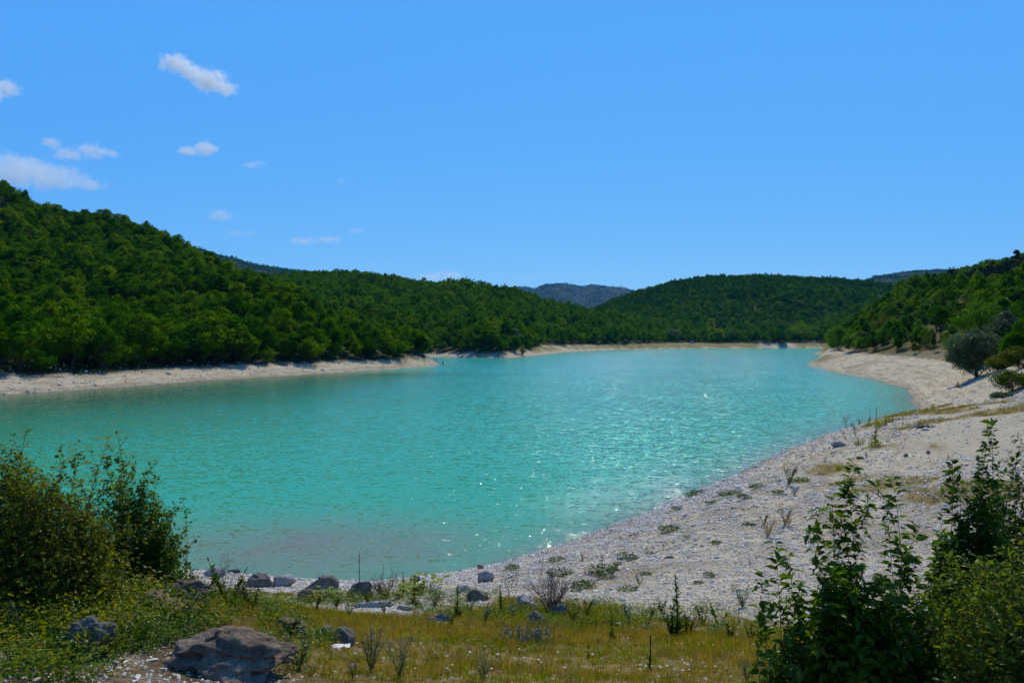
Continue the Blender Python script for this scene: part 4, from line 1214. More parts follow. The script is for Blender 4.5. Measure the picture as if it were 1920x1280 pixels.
# right: tall loose shoots with big drooping leaves
D0 = 4.5
tops = [wp(px, py, D0 + dd) for px, py, dd in [(1604, 852, .3), (1590, 900, .3), (1560, 930, .3), (1672, 886, .1), (1662, 930, .1), (1650, 905, .2), (1530, 955, .1), (1516, 990, 0), (1455, 1012, -.1), (1436, 1070, -.1), (1480, 1040, 0), (1725, 990, 0), (1718, 1040, 0), (1690, 1020, .1), (1575, 1010, .2), (1625, 1000, .2), (1600, 1060, 0), (1545, 1060, -.1), (1500, 1100, 0), (1660, 1080, -.1), (1470, 1120, 0), (1440, 1150, 0), (1560, 1120, -.2), (1620, 1110, -.2), (1690, 1120, -.2), (1520, 1150, -.3), (1590, 1170, -.3), (1650, 1170, -.3), (1480, 1190, -.3), (1455, 1230, -.3), (1720, 1150, -.2), (1540, 1210, -.4), (1610, 1220, -.4), (1670, 1230, -.4), (1500, 1250, -.4)]]
tops += dome_tops(110, 1610, D0 - .2, 165, .4, rowz(1060, D0), rowz(1290, D0))
bush('tall_shoot_bush', base_at(1590, D0), tops, 'loose bush of tall dark shoots with big drooping leaves, left of the right hand bushes', 'bush', 'leaf_dogwood', .066, .036, .014, 11, .11, .007, .30, .04, .5)
# right: dark tall shoots behind
D0 = 5.2
tops = [wp(px, py, D0 + dd) for px, py, dd in [(1860, 790, 0), (1852, 830, 0), (1842, 850, 0), (1786, 850, 0), (1778, 880, 0), (1800, 905, .1), (1790, 950, 0), (1815, 940, .1), (1770, 960, 0), (1830, 900, .1), (1850, 890, .1), (1870, 900, .2), (1810, 990, -.1), (1780, 1010, -.1), (1760, 1040, -.1), (1800, 1050, -.2)]]
tops += dome_tops(60, 1830, D0, 95, .4, rowz(930, D0), rowz(1180, D0))
bush('dark_leafy_bush', base_at(1835, D0), tops, 'dark leafy bush with two tall shoots standing up against the pale track', 'bush', 'leaf_dogwood', .060, .034, .014, 12, .15, .008, .34, .04, .4)
# right: pale green rounded bush at the edge
D0 = 5.9
tops = dome_tops(66, 1935, D0, 110, .6, rowz(850, D0), rowz(1100, D0)) + [wp(1916, 826, D0), wp(1890, 850, D0), wp(1905, 815, D0), wp(1872, 868, D0)]
bush('light_green_bush', base_at(1935, D0), tops, 'yellow green bush with small leaves at the right edge behind the dark shoots', 'bush', 'leaf_privet', .050, .030, .020, 12, .30, .009, .45, .06, .3)
# right: low spreading bush filling the corner
D0 = 4.2
tops = dome_tops(90, 1850, D0, 150, .6, rowz(1035, D0), rowz(1240, D0)) + dome_tops(40, 1980, D0 + .2, 120, .5, rowz(980, D0), rowz(1240, D0))
bush('corner_bush', base_at(1850, D0), tops, 'low dense bush with fine drooping twigs filling the bottom right corner', 'bush', 'leaf_privet', .044, .022, .022, 12, .24, .007, .4, .06, .4)

# ------------------------------------------------------------------ single weeds, flowers and dry stalks
def weed_mesh(name, kind, mat, seed):
    s = Soup(); r_ = np.random.default_rng(seed)
    if kind == 'tuft':
        blades(s, 60, .34, .16, .7, .012)
    elif kind == 'mat':
        n_ = 280; a = rng.uniform(0, 2 * PI, n_); q = .24 * np.sqrt(rng.uniform(size=n_))
        b = np.stack([q * np.cos(a) * 1.4, q * np.sin(a), .10 * rng.uniform(0, 1, n_)], -1)
        d = np.stack([np.cos(a), np.sin(a), rng.uniform(.1, .9, n_)], -1) + rng.normal(0, .4, (n_, 3))
        s.leaves(b, d, np.tile([0, 0, 1.], (n_, 1)), .075 * rng.uniform(.6, 1.3, n_), .028)
    elif kind == 'herb':
        for i in range(9):
            a = rng.uniform(0, 2 * PI); L = rng.uniform(.3, .55)
            p = bez((0, 0, -.02), (math.cos(a) * L * .45, math.sin(a) * L * .45, L), (0, 0, .05), 8)
            s.tube(p, np.linspace(.006, .002, 8), 4)
            n_ = 18; u = rng.uniform(.1, 1, n_); b = np.stack([np.interp(u, np.linspace(0, 1, 8), p[:, k]) for k in range(3)], -1)
            d = rng.normal(size=(n_, 3)) * .8 + np.array([0, 0, .5])
            s.leaves(b, d, np.tile([0, 0, 1.], (n_, 1)) + rng.normal(0, .2, (n_, 3)), .07 * rng.uniform(.6, 1.2, n_), .026)
    elif kind == 'spire':                       # tall stalk with leaves that shrink upward
        H = 1.0
        p = bez((0, 0, -.03), (rng.normal(0, .04), rng.normal(0, .04), H), (.02, .01, 0), 10); s.tube(p, np.linspace(.014, .004, 10), 5)
        n_ = 110; u = rng.uniform(.02, .98, n_) ** 1.3; b = np.stack([np.interp(u, np.linspace(0, 1, 10), p[:, k]) for k in range(3)], -1)
        a = rng.uniform(0, 2 * PI, n_); d = np.stack([np.cos(a), np.sin(a), .5 + u], -1)
        s.leaves(b, d, np.tile([0, 0, 1.], (n_, 1)), .17 * (1.12 - u) * rng.uniform(.7, 1.2, n_) + .02, .05 * (1.1 - u * .8))
    elif kind == 'broad':
        for i in range(46):
            a = rng.uniform(0, 2 * PI); q = .55 * math.sqrt(rng.uniform())
            p = np.array([[q * .6 * math.cos(a), q * .6 * math.sin(a), 0], [q * math.cos(a), q * math.sin(a), rng.uniform(.12, .34)]])
            s.tube(p, .006, 4, False)
            s.leaves(p[1:], np.array([[math.cos(a), math.sin(a), rng.uniform(-.1, .5)]]), np.array([[0, 0, 1.]]), rng.uniform(.16, .26), rng.uniform(.15, .22), .2, .15)
    elif kind == 'viper':                       # loose branching grey-green herb
        for i in range(9):
            a = rng.uniform(0, 2 * PI); L = rng.uniform(.45, .75); k = rng.uniform(.15, .45)
            p = bez((0, 0, -.02), (math.cos(a) * L * k, math.sin(a) * L * k, L * (1 - k * .3)), (0, 0, .08), 10)
            s.tube(p, np.linspace(.006, .0022, 10), 4)
            for j in range(6):
                u = rng.uniform(.25, .95); c = np.array([np.interp(u, np.linspace(0, 1, 10), p[:, q]) for q in range(3)])
                e = c + np.array([rng.normal(0, .06), rng.normal(0, .06), rng.uniform(.02, .09)])
                s.tube(np.stack([c, e]), .0022, 3, False)
                n_ = 5; w = rng.uniform(.2, 1, n_)[:, None]
                s.leaves(c + (e - c) * w, rng.normal(size=(n_, 3)) + np.array([0, 0, .4]), np.tile([0, 0, 1.], (n_, 1)), .035, .011)
            n_ = 22; u = rng.uniform(.05, 1, n_); b = np.stack([np.interp(u, np.linspace(0, 1, 10), p[:, q]) for q in range(3)], -1)
            s.leaves(b, rng.normal(size=(n_, 3)) + np.array([0, 0, .4]), np.tile([0, 0, 1.], (n_, 1)), .05, .012)
    return s.mesh(name, M[mat])

def dry_shrub_mesh(name, n_, H, spread, seed, r0=.008):
    s = Soup()
    def grow(p, d, L, r, lev):
        e = p + d * L
        mid = (p + e) / 2 + rng.normal(0, .04 * L, 3)
        s.tube(np.stack([p, mid, e]), np.array([r, r * .8, r * .55]), 4, False)
        if lev == 0: return
        for i in range(3 if lev > 1 else 2):
            u = rng.uniform(.35, 1.0); c = p + (e - p) * u
            q = d + rng.normal(0, .5, 3); q[2] += .15; q /= np.linalg.norm(q)
            grow(c, q, L * rng.uniform(.45, .75), r * .55, lev - 1)
    for i in range(n_):
        a = rng.uniform(0, 2 * PI); k = spread * math.sqrt(rng.uniform())
        d = np.array([math.cos(a) * k, math.sin(a) * k, 1.0]); d /= np.linalg.norm(d)
        grow(np.array([rng.normal(0, .05), rng.normal(0, .05), -.03]), d, H * rng.uniform(.45, .75), r0, 3)
    return s.mesh(name, M['dry_twig'])

def plant(name, me, px, py, h_px, nat_h, label, cat, group=None, D=None, hs=1.0, g=None):
    """a small plant h_px tall in the photograph; nat_h is the mesh's own height"""
    if g is None: g = ground_at(px, py) if D is None else base_at(px, D)
    sc = h_px * g.y / FPX / nat_h
    o = add(name, me, None, g, rng.uniform(0, 6.28)); o.scale = (sc, sc, sc * hs)
    return tag(o, label, cat, group)

W_MAT = [weed_mesh('green_mat', 'mat', 'weed', i) for i in range(3)]
W_BROWN = [weed_mesh('brown_herb', 'herb', 'weed_dry', i + 9) for i in range(2)]
W_TUFT = [weed_mesh('green_tuft', 'tuft', 'grass_green', i + 5) for i in range(2)]
W_HERB = [weed_mesh('herb', 'herb', 'weed', i + 20) for i in range(3)]
W_GREY = [weed_mesh('grey_herb', 'herb', 'weed_grey', i + 30) for i in range(2)]
W_SPIRE = [weed_mesh('spire', 'spire', 'weed', i + 40) for i in range(3)]
W_VIPER = [weed_mesh('viper', 'viper', 'weed_grey', i + 50) for i in range(3)]

GS = 'small weeds on the gravel slope'
for px, py, h in [(1045, 1052, 10), (960, 1068, 10), (1050, 1078, 14), (1133, 1074, 17), (1178, 1050, 14), (1138, 1085, 10), (1255, 995, 13), (1092, 1102, 14), (1300, 930, 10), (1312, 925, 9), (1270, 955, 7), (1360, 930, 9), (1378, 927, 10), (1395, 935, 9), (1335, 945, 7),
                  (1420, 915, 9), (1368, 884, 8), (1310, 1095, 6), (1178, 1110, 12), (1210, 1078, 7), (1330, 1080, 8), (1345, 1020, 7), (1160, 1060, 6), (1220, 1040, 6), (1080, 1110, 7), (1500, 905, 12), (1460, 925, 8), (1405, 985, 7), (1290, 1010, 6), (1530, 1020, 9)]:
    plant('weed', W_MAT[rng.integers(3)], px, py, h * .8, .15, 'small low green weed growing alone in the pale gravel slope', 'weed', GS)
for px, py, h in [(1092, 1052, 14), (1130, 1050, 13), (1440, 1008, 34), (1473, 985, 36), (1098, 1076, 12), (1290, 1050, 8), (1480, 985, 12), (1375, 1112, 12), (1420, 1050, 10), (1245, 1030, 7)]:
    plant('dry_weed', W_BROWN[rng.integers(2)], px, py, h, .5, 'rusty brown dried weed on the pale gravel slope', 'weed', 'dried weeds on the gravel slope')
for px, py, h in [(1480, 910, 40), (1433, 985, 22), (1200, 1100, 22), (1490, 930, 16)]:
    plant('herb', W_HERB[rng.integers(3)], px, py, h, .5, 'upright green herb standing in the upper gravel slope', 'herb', 'upright herbs in the gravel slope')
plant('herb', W_GREY[0], 1393, 1140, 44, .5, 'bushy grey green herb on the gravel left of the tall shoots', 'herb')
plant('herb', W_HERB[1], 1350, 1180, 46, .5, 'bright green bushy herb at the meadow edge below the grey green one', 'herb')
plant('weed', W_TUFT[0], 1150, 1148, 30, .34, 'broad clump of fresh green grass at the foot of the gravel slope', 'grass clump')
plant('weed', W_TUFT[1], 1128, 1145, 24, .34, 'fresh green grass clump right of the dry thorn shrub', 'grass clump')
# headland
for px, py, h in [(1640, 838, 22), (1612, 835, 20), (1650, 800, 20), (1630, 800, 14), (1668, 792, 16), (1590, 905, 16), (1575, 880, 12)]:
    plant('grass_clump', W_TUFT[rng.integers(2)], px, py, h, .34, 'clump of green and yellow grass on the edge of the headland', 'grass clump', 'grass clumps on the headland edge')
for px, py, h in [(1612, 796, 13), (1603, 808, 12), (1598, 800, 10), (1625, 858, 12), (1605, 818, 10), (1690, 815, 8), (1585, 825, 9), (1560, 855, 8), (1548, 868, 9), (1770, 766, 6)]:
    plant('weed', W_HERB[rng.integers(3)], px, py, h, .5, 'little leafy green plant on the rim of the headland', 'weed', 'leafy plants on the headland rim')
M['mullein'] = M['petal_yellow']
def mullein(px, py, h_px, label, group=None):
    g = ground_at(px, py); H = h_px * g.y / FPX
    e = empty('mullein', g, label, 'flower stalk', group)
    s = Soup(); s.tube(bez((0, 0, -.05), (.02 * H, 0, H), (.02 * H, 0, 0), 8), np.linspace(.012, .006, 8) * H / 1.2 + .006, 5)
    n_ = 40; u = rng.uniform(0, .5, n_) ** 1.6; a = rng.uniform(0, 2 * PI, n_)
    s.leaves(np.stack([0 * u, 0 * u, u * H], -1), np.stack([np.cos(a), np.sin(a), .5 + u], -1), np.tile([0, 0, 1.], (n_, 1)), H * .2 * (1 - u) * rng.uniform(.6, 1, n_), H * .05)
    add('stalk', s.mesh('mullein_stalk', M['weed']), e)
    f = Soup(); n_ = 160; u = rng.uniform(.45, 1, n_); a = rng.uniform(0, 2 * PI, n_)
    w = .022 * H * (1.25 - u)
    f.cards(np.stack([np.cos(a) * w + .02 * H * u, np.sin(a) * w, u * H], -1), np.stack([np.cos(a), np.sin(a), 0 * a], -1) + rng.normal(0, .3, (n_, 3)), .02 * H, .02 * H)
    add('flowers', f.mesh('mullein_flowers', M['petal_yellow']), e)
mullein(1642, 832, 68, 'tallest yellow mullein stalk on the headland, standing against the water')
mullein(1631, 792, 26, 'thin dark mullein stalk left of the tallest one')
mullein(1661, 796, 22, 'short mullein stalk right of the tallest one')
mullein(1627, 965, 42, 'yellow mullein stalk seen between the tall right hand shoots')
mullein(1219, 1258, 66, 'yellow flowering stalk in the middle of the near meadow')
mullein(1103, 1235, 26, 'short yellow flowering stalk left of the taller one in the meadow')
s = Soup(); g = ground_at(1587, 803)
plant('dry_stalk_shrub', dry_shrub_mesh('dry_stalk_shrub', 5, .9, .35, 5, .006), 1587, 803, 34, .95, 'thin leafless stalks on the shoulder of the gravel slope', 'dry plant')
# near shore
plant('dry_thorn_shrub', dry_shrub_mesh('dry_thorn_shrub', 30, 1.0, .95, 6, .009), 1032, 1152, 92, 1.05, 'large bare brown thorn shrub beside the dark boulders', 'dry shrub')
plant('dry_thorn_shrub', dry_shrub_mesh('dry_thorn_shrub', 20, 1.0, 1.1, 7, .010), 722, 1122, 54, 1.0, 'smaller bare brown shrub at the waterline right of the dead stalk', 'dry shrub')
plant('dry_thorn_shrub', dry_shrub_mesh('dry_thorn_shrub', 6, 1.0, .5, 8, .006), 955, 1125, 70, 1.0, 'few thin bare twigs rising from the gravel left of the thorn shrub', 'dry shrub')
g = ground_at(672, 1112); H = 76 * g.y / FPX
s = Soup(); s.tube(bez((0, 0, -.05), (.01, 0, H), (.03, 0, 0), 10), np.linspace(.016, .006, 10), 5)
for i in range(14):
    z = rng.uniform(.45, .97) * H; a = rng.uniform(0, 6.28); s.tube(np.array([[0, 0, z], [.06 * math.cos(a), .06 * math.sin(a), z + .05]]), .005, 3)
tag(add('dead_stalk', s.mesh('dead_stalk', M['dry_twig']), None, g), 'single tall dead stalk against the water on the near shore', 'dry plant')
g = ground_at(718, 1112); H = 56 * g.y / FPX
s = Soup(); s.tube(bez((0, 0, -.05), (.01, 0, H), (-.03, 0, 0), 8), np.linspace(.012, .005, 8), 5)
tag(add('dead_stalk', s.mesh('dead_stalk', M['dry_twig']), None, g), 'thinner dead stalk rising out of the smaller bare shrub', 'dry plant')
M['burdock'] = foliage_mat('burdock_leaves', [(.07, .13, .01), (.12, .18, .012), (.19, .23, .02)], .35, .02, 3.)
W_BROAD = [weed_mesh('burdock', 'broad', 'burdock', 60), weed_mesh('burdock', 'broad', 'burdock', 61)]
plant('burdock', W_BROAD[0], 797, 1110, 26, .36, 'patch of broad bright leaves at the waterline by the black stone', 'plant')
plant('burdock', W_BROAD[1], 742, 1122, 22, .36, 'low patch of broad leaves left of the bright one', 'plant')
plant('burdock', W_BROAD[1], 912 - 300, 1128, 20, .36, 'rosette of long bright leaves among the shore boulders', 'plant')
for px, py, h, lab in [(775, 1142, 64, 'tall green thistle left of the other two along the meadow edge'), (856, 1158, 58, 'green thistle in the middle, in front of the pale wedge of stone'), (940, 1154, 58, 'green thistle right of the dark slab'), (1148, 1200, 52, 'green thistle in the meadow below the fresh grass clump'), (1272, 1192, 118, 'tallest dark green thistle on the right of the meadow edge'),
                       (1118, 1180, 30, 'small green thistle near the blue flowers'), (757, 1110, 40, 'slender green spire among stones at the waterline')]:
    plant('thistle', W_SPIRE[rng.integers(3)], px, py, h, 1.0, lab, 'thistle', None, None, 1.0)
plant('herb', W_HERB[2], 1262, 1196, 60, .5, 'bushy green herb round the foot of the tallest thistle', 'herb')
plant('herb', W_HERB[0], 1290, 1192, 46, .5, 'green herb to the right of the tallest thistle', 'herb')
plant('grass_clump', W_BROWN[0], 1300, 1190, 40, .5, 'brown dry grass clump right of the tallest thistle', 'grass clump')
for px, py, h, lab in [(695, 1262, 96, 'tall loose grey green herb with blue flowers right of the white litter'), (748, 1272, 84, 'loose grey green herb with drooping stems right of the tall one'), (905, 1290, 60, 'grey green herb at the bottom edge of the meadow'), (1402, 1290, 50, 'grey green herb near the bottom left of the tall shoots'), (660, 1275, 46, 'small grey green herb at the foot of the tall loose one')]:
    plant('wild_herb', W_VIPER[rng.integers(3)], px, min(py, 1279), h, .72, lab, 'herb')
for px, py, h, lab in [(428, 1158, 84, 'dark weedy clump with upright dry stems behind the big boulder'), (380, 1150, 64, 'feathery green weeds right of the upright leafy bush'), (470, 1168, 66, 'tangled dark weeds above the right end of the big boulder'), (345, 1165, 54, 'low green weeds under the upright leafy bush')]:
    plant('weed_clump', W_HERB[rng.integers(3)], px, py, h, .5, lab, 'weeds', None, 8.5 + rng.uniform(-.3, 1.2))
for px, py, h, lab in [(415, 1150, 86, 'dry upright stalks in the weedy clump behind the boulder'), (462, 1150, 80, 'dry upright stalks above the right end of the boulder')]:
    plant('dry_stalk_shrub', dry_shrub_mesh('dry_stalks', 9, 1.0, .3, int(px), .005), px, py, h, 1.0, lab, 'dry plant', None, 9.0)

for px, py, h, lab in [(30, 1235, 70, 'leafy herb at the very left edge below the thorny bush'), (75, 1215, 64, 'leafy herb at the foot of the thorny bush, left of the grey boulder'), (110, 1252, 50, 'low leafy herb left of the grey boulder'), (232, 1240, 52, 'leafy herb between the grey boulder and the big brown one'),
                       (262, 1262, 44, 'small leafy herb touching the left end of the big brown boulder'), (205, 1165, 46, 'leafy herb above the grey boulder'), (560, 1215, 58, 'leafy herb right of the big brown boulder'), (540, 1180, 46, 'leafy herb behind the right end of the big brown boulder')]:
    plant('herb', (W_HERB + W_GREY)[rng.integers(5)], px, py, h, .5, lab, 'herb', None, 6.4 if py > 1200 else 7.6)
for px, py, h, lab in [(118, 1240, 40, 'bare pale twigs left of the grey boulder'), (300, 1275, 34, 'dry twigs lying before the big brown boulder')]:
    plant('dry_twigs', dry_shrub_mesh('dry_twigs', 5, 1.0, .9, int(px) + 3, .005), px, py, h, 1.0, lab, 'twigs', None, 6.0)
for px, py, h in [(590, 1150, 34), (630, 1140, 30), (690, 1135, 34), (720, 1150, 28), (815, 1140, 34), (880, 1150, 30), (910, 1165, 34), (965, 1160, 30), (1075, 1168, 34), (1100, 1155, 38), (1180, 1165, 40), (1215, 1175, 36), (1240, 1150, 30), (1320, 1175, 38), (1370, 1200, 40), (1410, 1205, 36), (655, 1155, 26), (845, 1175, 26)]:
    plant('herb', (W_HERB + W_GREY)[rng.integers(5)], px, py, h, .5, 'green herb in the weedy strip between the meadow and the gravel', 'herb', 'herbs of the weedy strip')

# blue flowers in a low patch
g = ground_at(992, 1208); e = empty('blue_flower_patch', g, 'low patch of blue flowers in front of the dark grey boulder', 'flowers')
s = Soup(); f = Soup(); u_ = g.y / FPX
for i in range(70):
    x = rng.normal(0, 22) * u_; y = rng.normal(0, .16); z0 = gz(g.x + x, g.y + y) - g.z
    h = rng.uniform(.12, .30)
    s.tube(np.array([[x, y, z0 - .02], [x + rng.normal(0, .03), y, z0 + h]]), .003, 3, False)
    n_ = 6; b = np.array([x, y, z0]) + np.stack([np.zeros(n_), np.zeros(n_), rng.uniform(0, h, n_)], -1)
    s.leaves(b, rng.normal(size=(n_, 3)), np.tile([0, 0, 1.], (n_, 1)), .07, .016)
    n_ = 7; f.cards(np.array([x, y, z0]) + np.stack([rng.normal(0, .014, n_), rng.normal(0, .014, n_), h * rng.uniform(.6, 1.08, n_)], -1), rng.normal(size=(n_, 3)), .016, .012)
add('foliage', s.mesh('blue_flower_foliage', M['weed_grey']), e); add('flowers', f.mesh('blue_flower_heads', M['petal_blue']), e)

# white scabious and yellow flowers in the meadow
def flower_mesh(name, petal, H, r):
    s = Soup(); s.tube(bez((0, 0, -.02), (.02, 0, H), (.02, .01, 0), 6), .0022, 3)
    n0 = sum(len(x) for x in s.f[3]) + sum(len(x) for x in s.f[4])
    k = 14; a = np.arange(k) * 2 * PI / k
    s.leaves(np.tile([.02, 0, H], (k, 1)), np.stack([np.cos(a), np.sin(a), .35 + .3 * (np.arange(k) % 2)], -1), np.tile([0, 0, 1.], (k, 1)), r, r * .5)
    v = np.concatenate(s.v)
    fs = [np.concatenate(x) for x in s.f.values() if x]
    mi = np.concatenate([(f.min(1) >= len(v) - 8 * k).astype(int) for f in fs])
    return make_mesh(name, v, fs, [M['weed'], M[petal]], mat_idx=mi)
FW = flower_mesh('white_flower', 'petal_white', .26, .024); FY = flower_mesh('yellow_flower', 'petal_yellow', .24, .018)
spots = [(922, 1208), (908, 1213), (880, 1226), (931, 1232), (848, 1248), (922, 1252), (837, 1259), (923, 1262), (898, 1260), (972, 1214), (1016, 1241), (1222, 1248), (1280, 1236), (1284, 1240), (1291, 1252), (1293, 1262), (1267, 1268), (1240, 1254), (1250, 1258), (1012, 1240), (984, 1236), (1045, 1222), (1325, 1246), (1236, 1252), (668, 1208), (1110, 1230), (1160, 1255), (1200, 1266), (1340, 1262), (1060, 1262), (780, 1255)]
for px, py in spots:
    plant('white_flower', FW, px, min(1279, py + 26), 28 * rng.uniform(.8, 1.15), .27, 'small white flower head on a thin stem in the golden meadow grass', 'flower', 'white flowers in the meadow')
for i in range(16):
    px, py = [(1190, 1250), (1165, 1238), (1203, 1275), (1270, 1215), (1282, 1220), (1104, 1226), (845, 1190), (835, 1186), (1300, 1278), (1320, 1278), (1340, 1278), (1250, 1278), (1180, 1268), (1196, 1243), (950, 1200), (1172, 1225)][i]
    plant('yellow_flower', FY, px, min(1279, py + 14), 20 * rng.uniform(.8, 1.15), .25, 'tiny yellow flower in the golden meadow grass', 'flower', 'yellow flowers in the meadow')
# dark seed heads
s = Soup(); s.tube(bez((0, 0, -.02), (.01, 0, .28), (.02, 0, 0), 6), .003, 4); s.tube(np.array([[.01, 0, .15], [.01, 0, .22], [.012, 0, .30]]), np.array([.006, .009, .004]), 6)
SEED = s.mesh('seed_head', M['twig'])
for px, py in [(922, 1236), (938, 1238), (893, 1246), (957, 1236), (820, 1255), (952, 1275), (718 + 100, 1246)]:
    plant('seed_head', SEED, px, py, 26, .3, 'dark upright seed head standing in the dry grass', 'seed head', 'dark seed heads in the meadow')

# litter beside the angular stone
M['paper'] = plain_mat('paper', (.62, .58, .5), (.78, .74, .66), 20, .8)
g = ground_at(640, 1216); u_ = g.y / FPX
s = Soup(); xs = np.linspace(-1, 1, 9); ys = np.linspace(-1, 1, 5); GXl, GYl = np.meshgrid(xs, ys)
zz = .12 + .10 * np.sin(GXl * 5 + GYl * 2) + .06 * rng.normal(size=GXl.shape)
top = np.stack([GXl * 22 * u_, GYl * 9 * u_, (zz + .05) * 22 * u_ * .5], -1).reshape(-1, 3)
q = np.arange(4)[:, None] * 9 + np.arange(8)[None]
fq = np.stack([q, q + 1, q + 10, q + 9], -1).reshape(-1, 4)
s.put(top, fq); s.put(top - np.array([0, 0, .002]), fq[:, ::-1])
o = add('paper_litter', s.mesh('paper_litter', M['paper']), None, (g.x - 4 * u_, g.y - 14 * u_, gz(g.x, g.y - 14 * u_) + .02), .1)
tag(o, 'crumpled white paper litter under the angular grey stone', 'litter')

# ------------------------------------------------------------------ trees that stand out singly
def single_tree(name, px, D, px_top, w_px, label, mat, kind='round', per=90, nblob=40, leaf=.22, base=.6, foot=None, r0=.16, lean=(0, 0), flat=1.0, cat='tree'):
    """a tree of its own make: foot on the ground at column px, depth D; top at row px_top; crown w_px wide"""
    g = base_at(px, D)
    H = rowz(px_top, D) - g.z; rx = w_px / 2 / FPX * D
    cs, bl = crown_soup(H, base, rx, nblob, per, leaf, kind, flat)
    if lean != (0, 0):
        for v in cs.v: v[:, 0] += lean[0] * v[:, 2]; v[:, 1] += lean[1] * v[:, 2]
        bl = [(c + np.array([lean[0] * c[2], lean[1] * c[2], 0]), r) for c, r in bl]
    e = empty(name, g, label, cat)
    add('trunk', trunk_soup(H, base, rx, bl, r0, lean).mesh(name + '_trunk', M['bark'], True), e)
    add('crown', cs.mesh(name + '_crown', M[mat]), e)
    return e
single_tree('willow_tree', 1832, 126, 612, 112, 'round silver grey willow with a short trunk leaning over the right beach', 'leaf_silver', 'round', 210, 60, .30, .5, r0=.22, lean=(-.06, 0))
single_tree('willow_tree', 1888, 131, 578, 92, 'taller grey green willow right behind the round silver one', 'leaf_silver', 'tall', 200, 56, .30, .2, r0=.2)
single_tree('poplar_tree', 1838, 143, 545, 104, 'tall light green tree rising behind the silver willows', 'leaf_bright', 'tall', 110, 46, .36, .8, r0=.2)
single_tree('poplar_tree', 1880, 150, 548, 60, 'slim light green tree between the tall one and the right edge', 'leaf_bright', 'tall', 100, 34, .36, .8, r0=.18)
single_tree('broadleaf_tree', 1925, 120, 590, 90, 'deep green bushy tree cut by the right edge behind the olive bush', 'leaf_forest', 'round', 100, 40, .30, .4, r0=.18)
single_tree('olive_bush', 1910, 98, 642, 74, 'rounded olive yellow bush at the right edge beside the willow', 'leaf_olive', 'round', 130, 36, .20, .05, r0=.06, cat='bush')
single_tree('olive_bush', 1898, 79, 694, 84, 'dark bush with dry grass at its foot, above the pale track at right edge', 'leaf_olive', 'round', 130, 34, .16, .05, r0=.05, cat='bush')
single_tree('grey_shrub', 1880, 76, 738, 48, 'feathery grey green shrub in front of the dark bush by the track', 'leaf_silver', 'round', 110, 22, .14, .02, r0=.03, cat='bush')
for px, D, top, w, mat, lab in [(1866, 139, 634, 70, 'leaf_forest', 'dark green bush filling the gap between the two grey willows'), (1905, 112, 622, 70, 'leaf_forest', 'dark green bush above the olive bush at the right edge'), (1800, 165, 618, 52, 'leaf_bright', 'green bush to the left of the tall light green tree'),
                             (1862, 165, 590, 70, 'leaf_bright', 'light green bushy tree low between the tall light green ones'), (1915, 165, 560, 80, 'leaf_forest', 'deep green tree at the right edge below the pine ridge'), (1786, 176, 606, 40, 'leaf_forest', 'dark round bush at the right of the dry slope'), (1880, 108, 668, 60, 'leaf_olive', 'low olive bush spreading at the foot of the taller grey green willow')]:
    single_tree('leafy_bush', px, D, top, w, lab, mat, 'round', 120, 36, .3, .1, r0=.08, cat='bush')
single_tree('round_tree', 1764, 205, 576, 56, 'small spreading tree with bare trunk on the grassy right slope', 'leaf_forest', 'round', 80, 26, .4, 2.6, r0=.16)
single_tree('shrub', 1751, 186, 622, 19, 'upright cone shaped shrub alone on the dry right slope', 'leaf_olive', 'cone', 110, 20, .24, .05, r0=.05, cat='shrub')
single_tree('shrub', 1772, 188, 618, 16, 'second upright shrub right of the cone shaped one', 'leaf_olive', 'tall', 100, 18, .24, .05, r0=.05, cat='shrub')
single_tree('shrub', 1716, 196, 640, 22, 'low rounded shrub at the foot of the dry right slope', 'leaf_olive', 'round', 100, 18, .24, .05, r0=.05, cat='shrub')
single_tree('broadleaf_tree', 1618, 262, 622, 64, 'broad grey green bush tree at the edge of the right beach', 'leaf_silver', 'round', 100, 34, .42, .2, r0=.14)
single_tree('broadleaf_tree', 1572, 292, 610, 60, 'bright green tree at the point where the right hill meets the water', 'leaf_bright', 'round', 100, 34, .45, .3, r0=.16)
single_tree('broadleaf_tree', 1715, 290, 511, 72, 'tall bright green tree standing highest on the nose of the right hill', 'leaf_bright', 'round', 110, 40, .5, .4, r0=.2)
single_tree('broadleaf_tree', 1660, 258, 590, 60, 'olive brown bushy tree in the middle of the right slope', 'leaf_olive', 'round', 90, 30, .45, .3, r0=.14)
single_tree('pine_tree', 1852, 338, 496, 24, 'lone round topped pine on the skyline of the right hill', 'needle', 'pine', 50, 26, .5, 2.5, r0=.16, flat=.5)
single_tree('pine_tree', 1905, 352, 464, 40, 'tallest dark pine at the top of the right ridge', 'needle', 'cone', 60, 40, .5, 1.5, r0=.2, flat=.5)
single_tree('yellow_tree', 1336, 700, 592, 26, 'bright yellow green tree in the wood at the head of the lake', 'leaf_yellow', 'tall', 60, 26, .9, .8)
single_tree('yellow_tree', 1352, 690, 610, 16, 'small yellow green tree next to the grey willows across the lake', 'leaf_yellow', 'tall', 50, 20, .8, .5)
for px, top, w, lab in [(1345, 626, 26, 'leftmost grey willow bush on the green flat across the lake'), (1372, 618, 34, 'tallest grey willow in the clump across the lake'), (1395, 624, 24, 'grey willow at the right of the clump across the lake')]:
    single_tree('willow_tree', px, 682, top, w, lab, 'leaf_silver', 'round', 50, 24, .9, .2)
single_tree('willow_tree', 1262, 672, 614, 34, 'dark grey green willow at the water end of the middle wood', 'leaf_silver', 'round', 50, 24, .9, .2)
single_tree('willow_tree', 958, 395, 614, 40, 'silvery willow at the foot of the middle wood across the lake', 'leaf_silver', 'round', 70, 28, .6, .2)
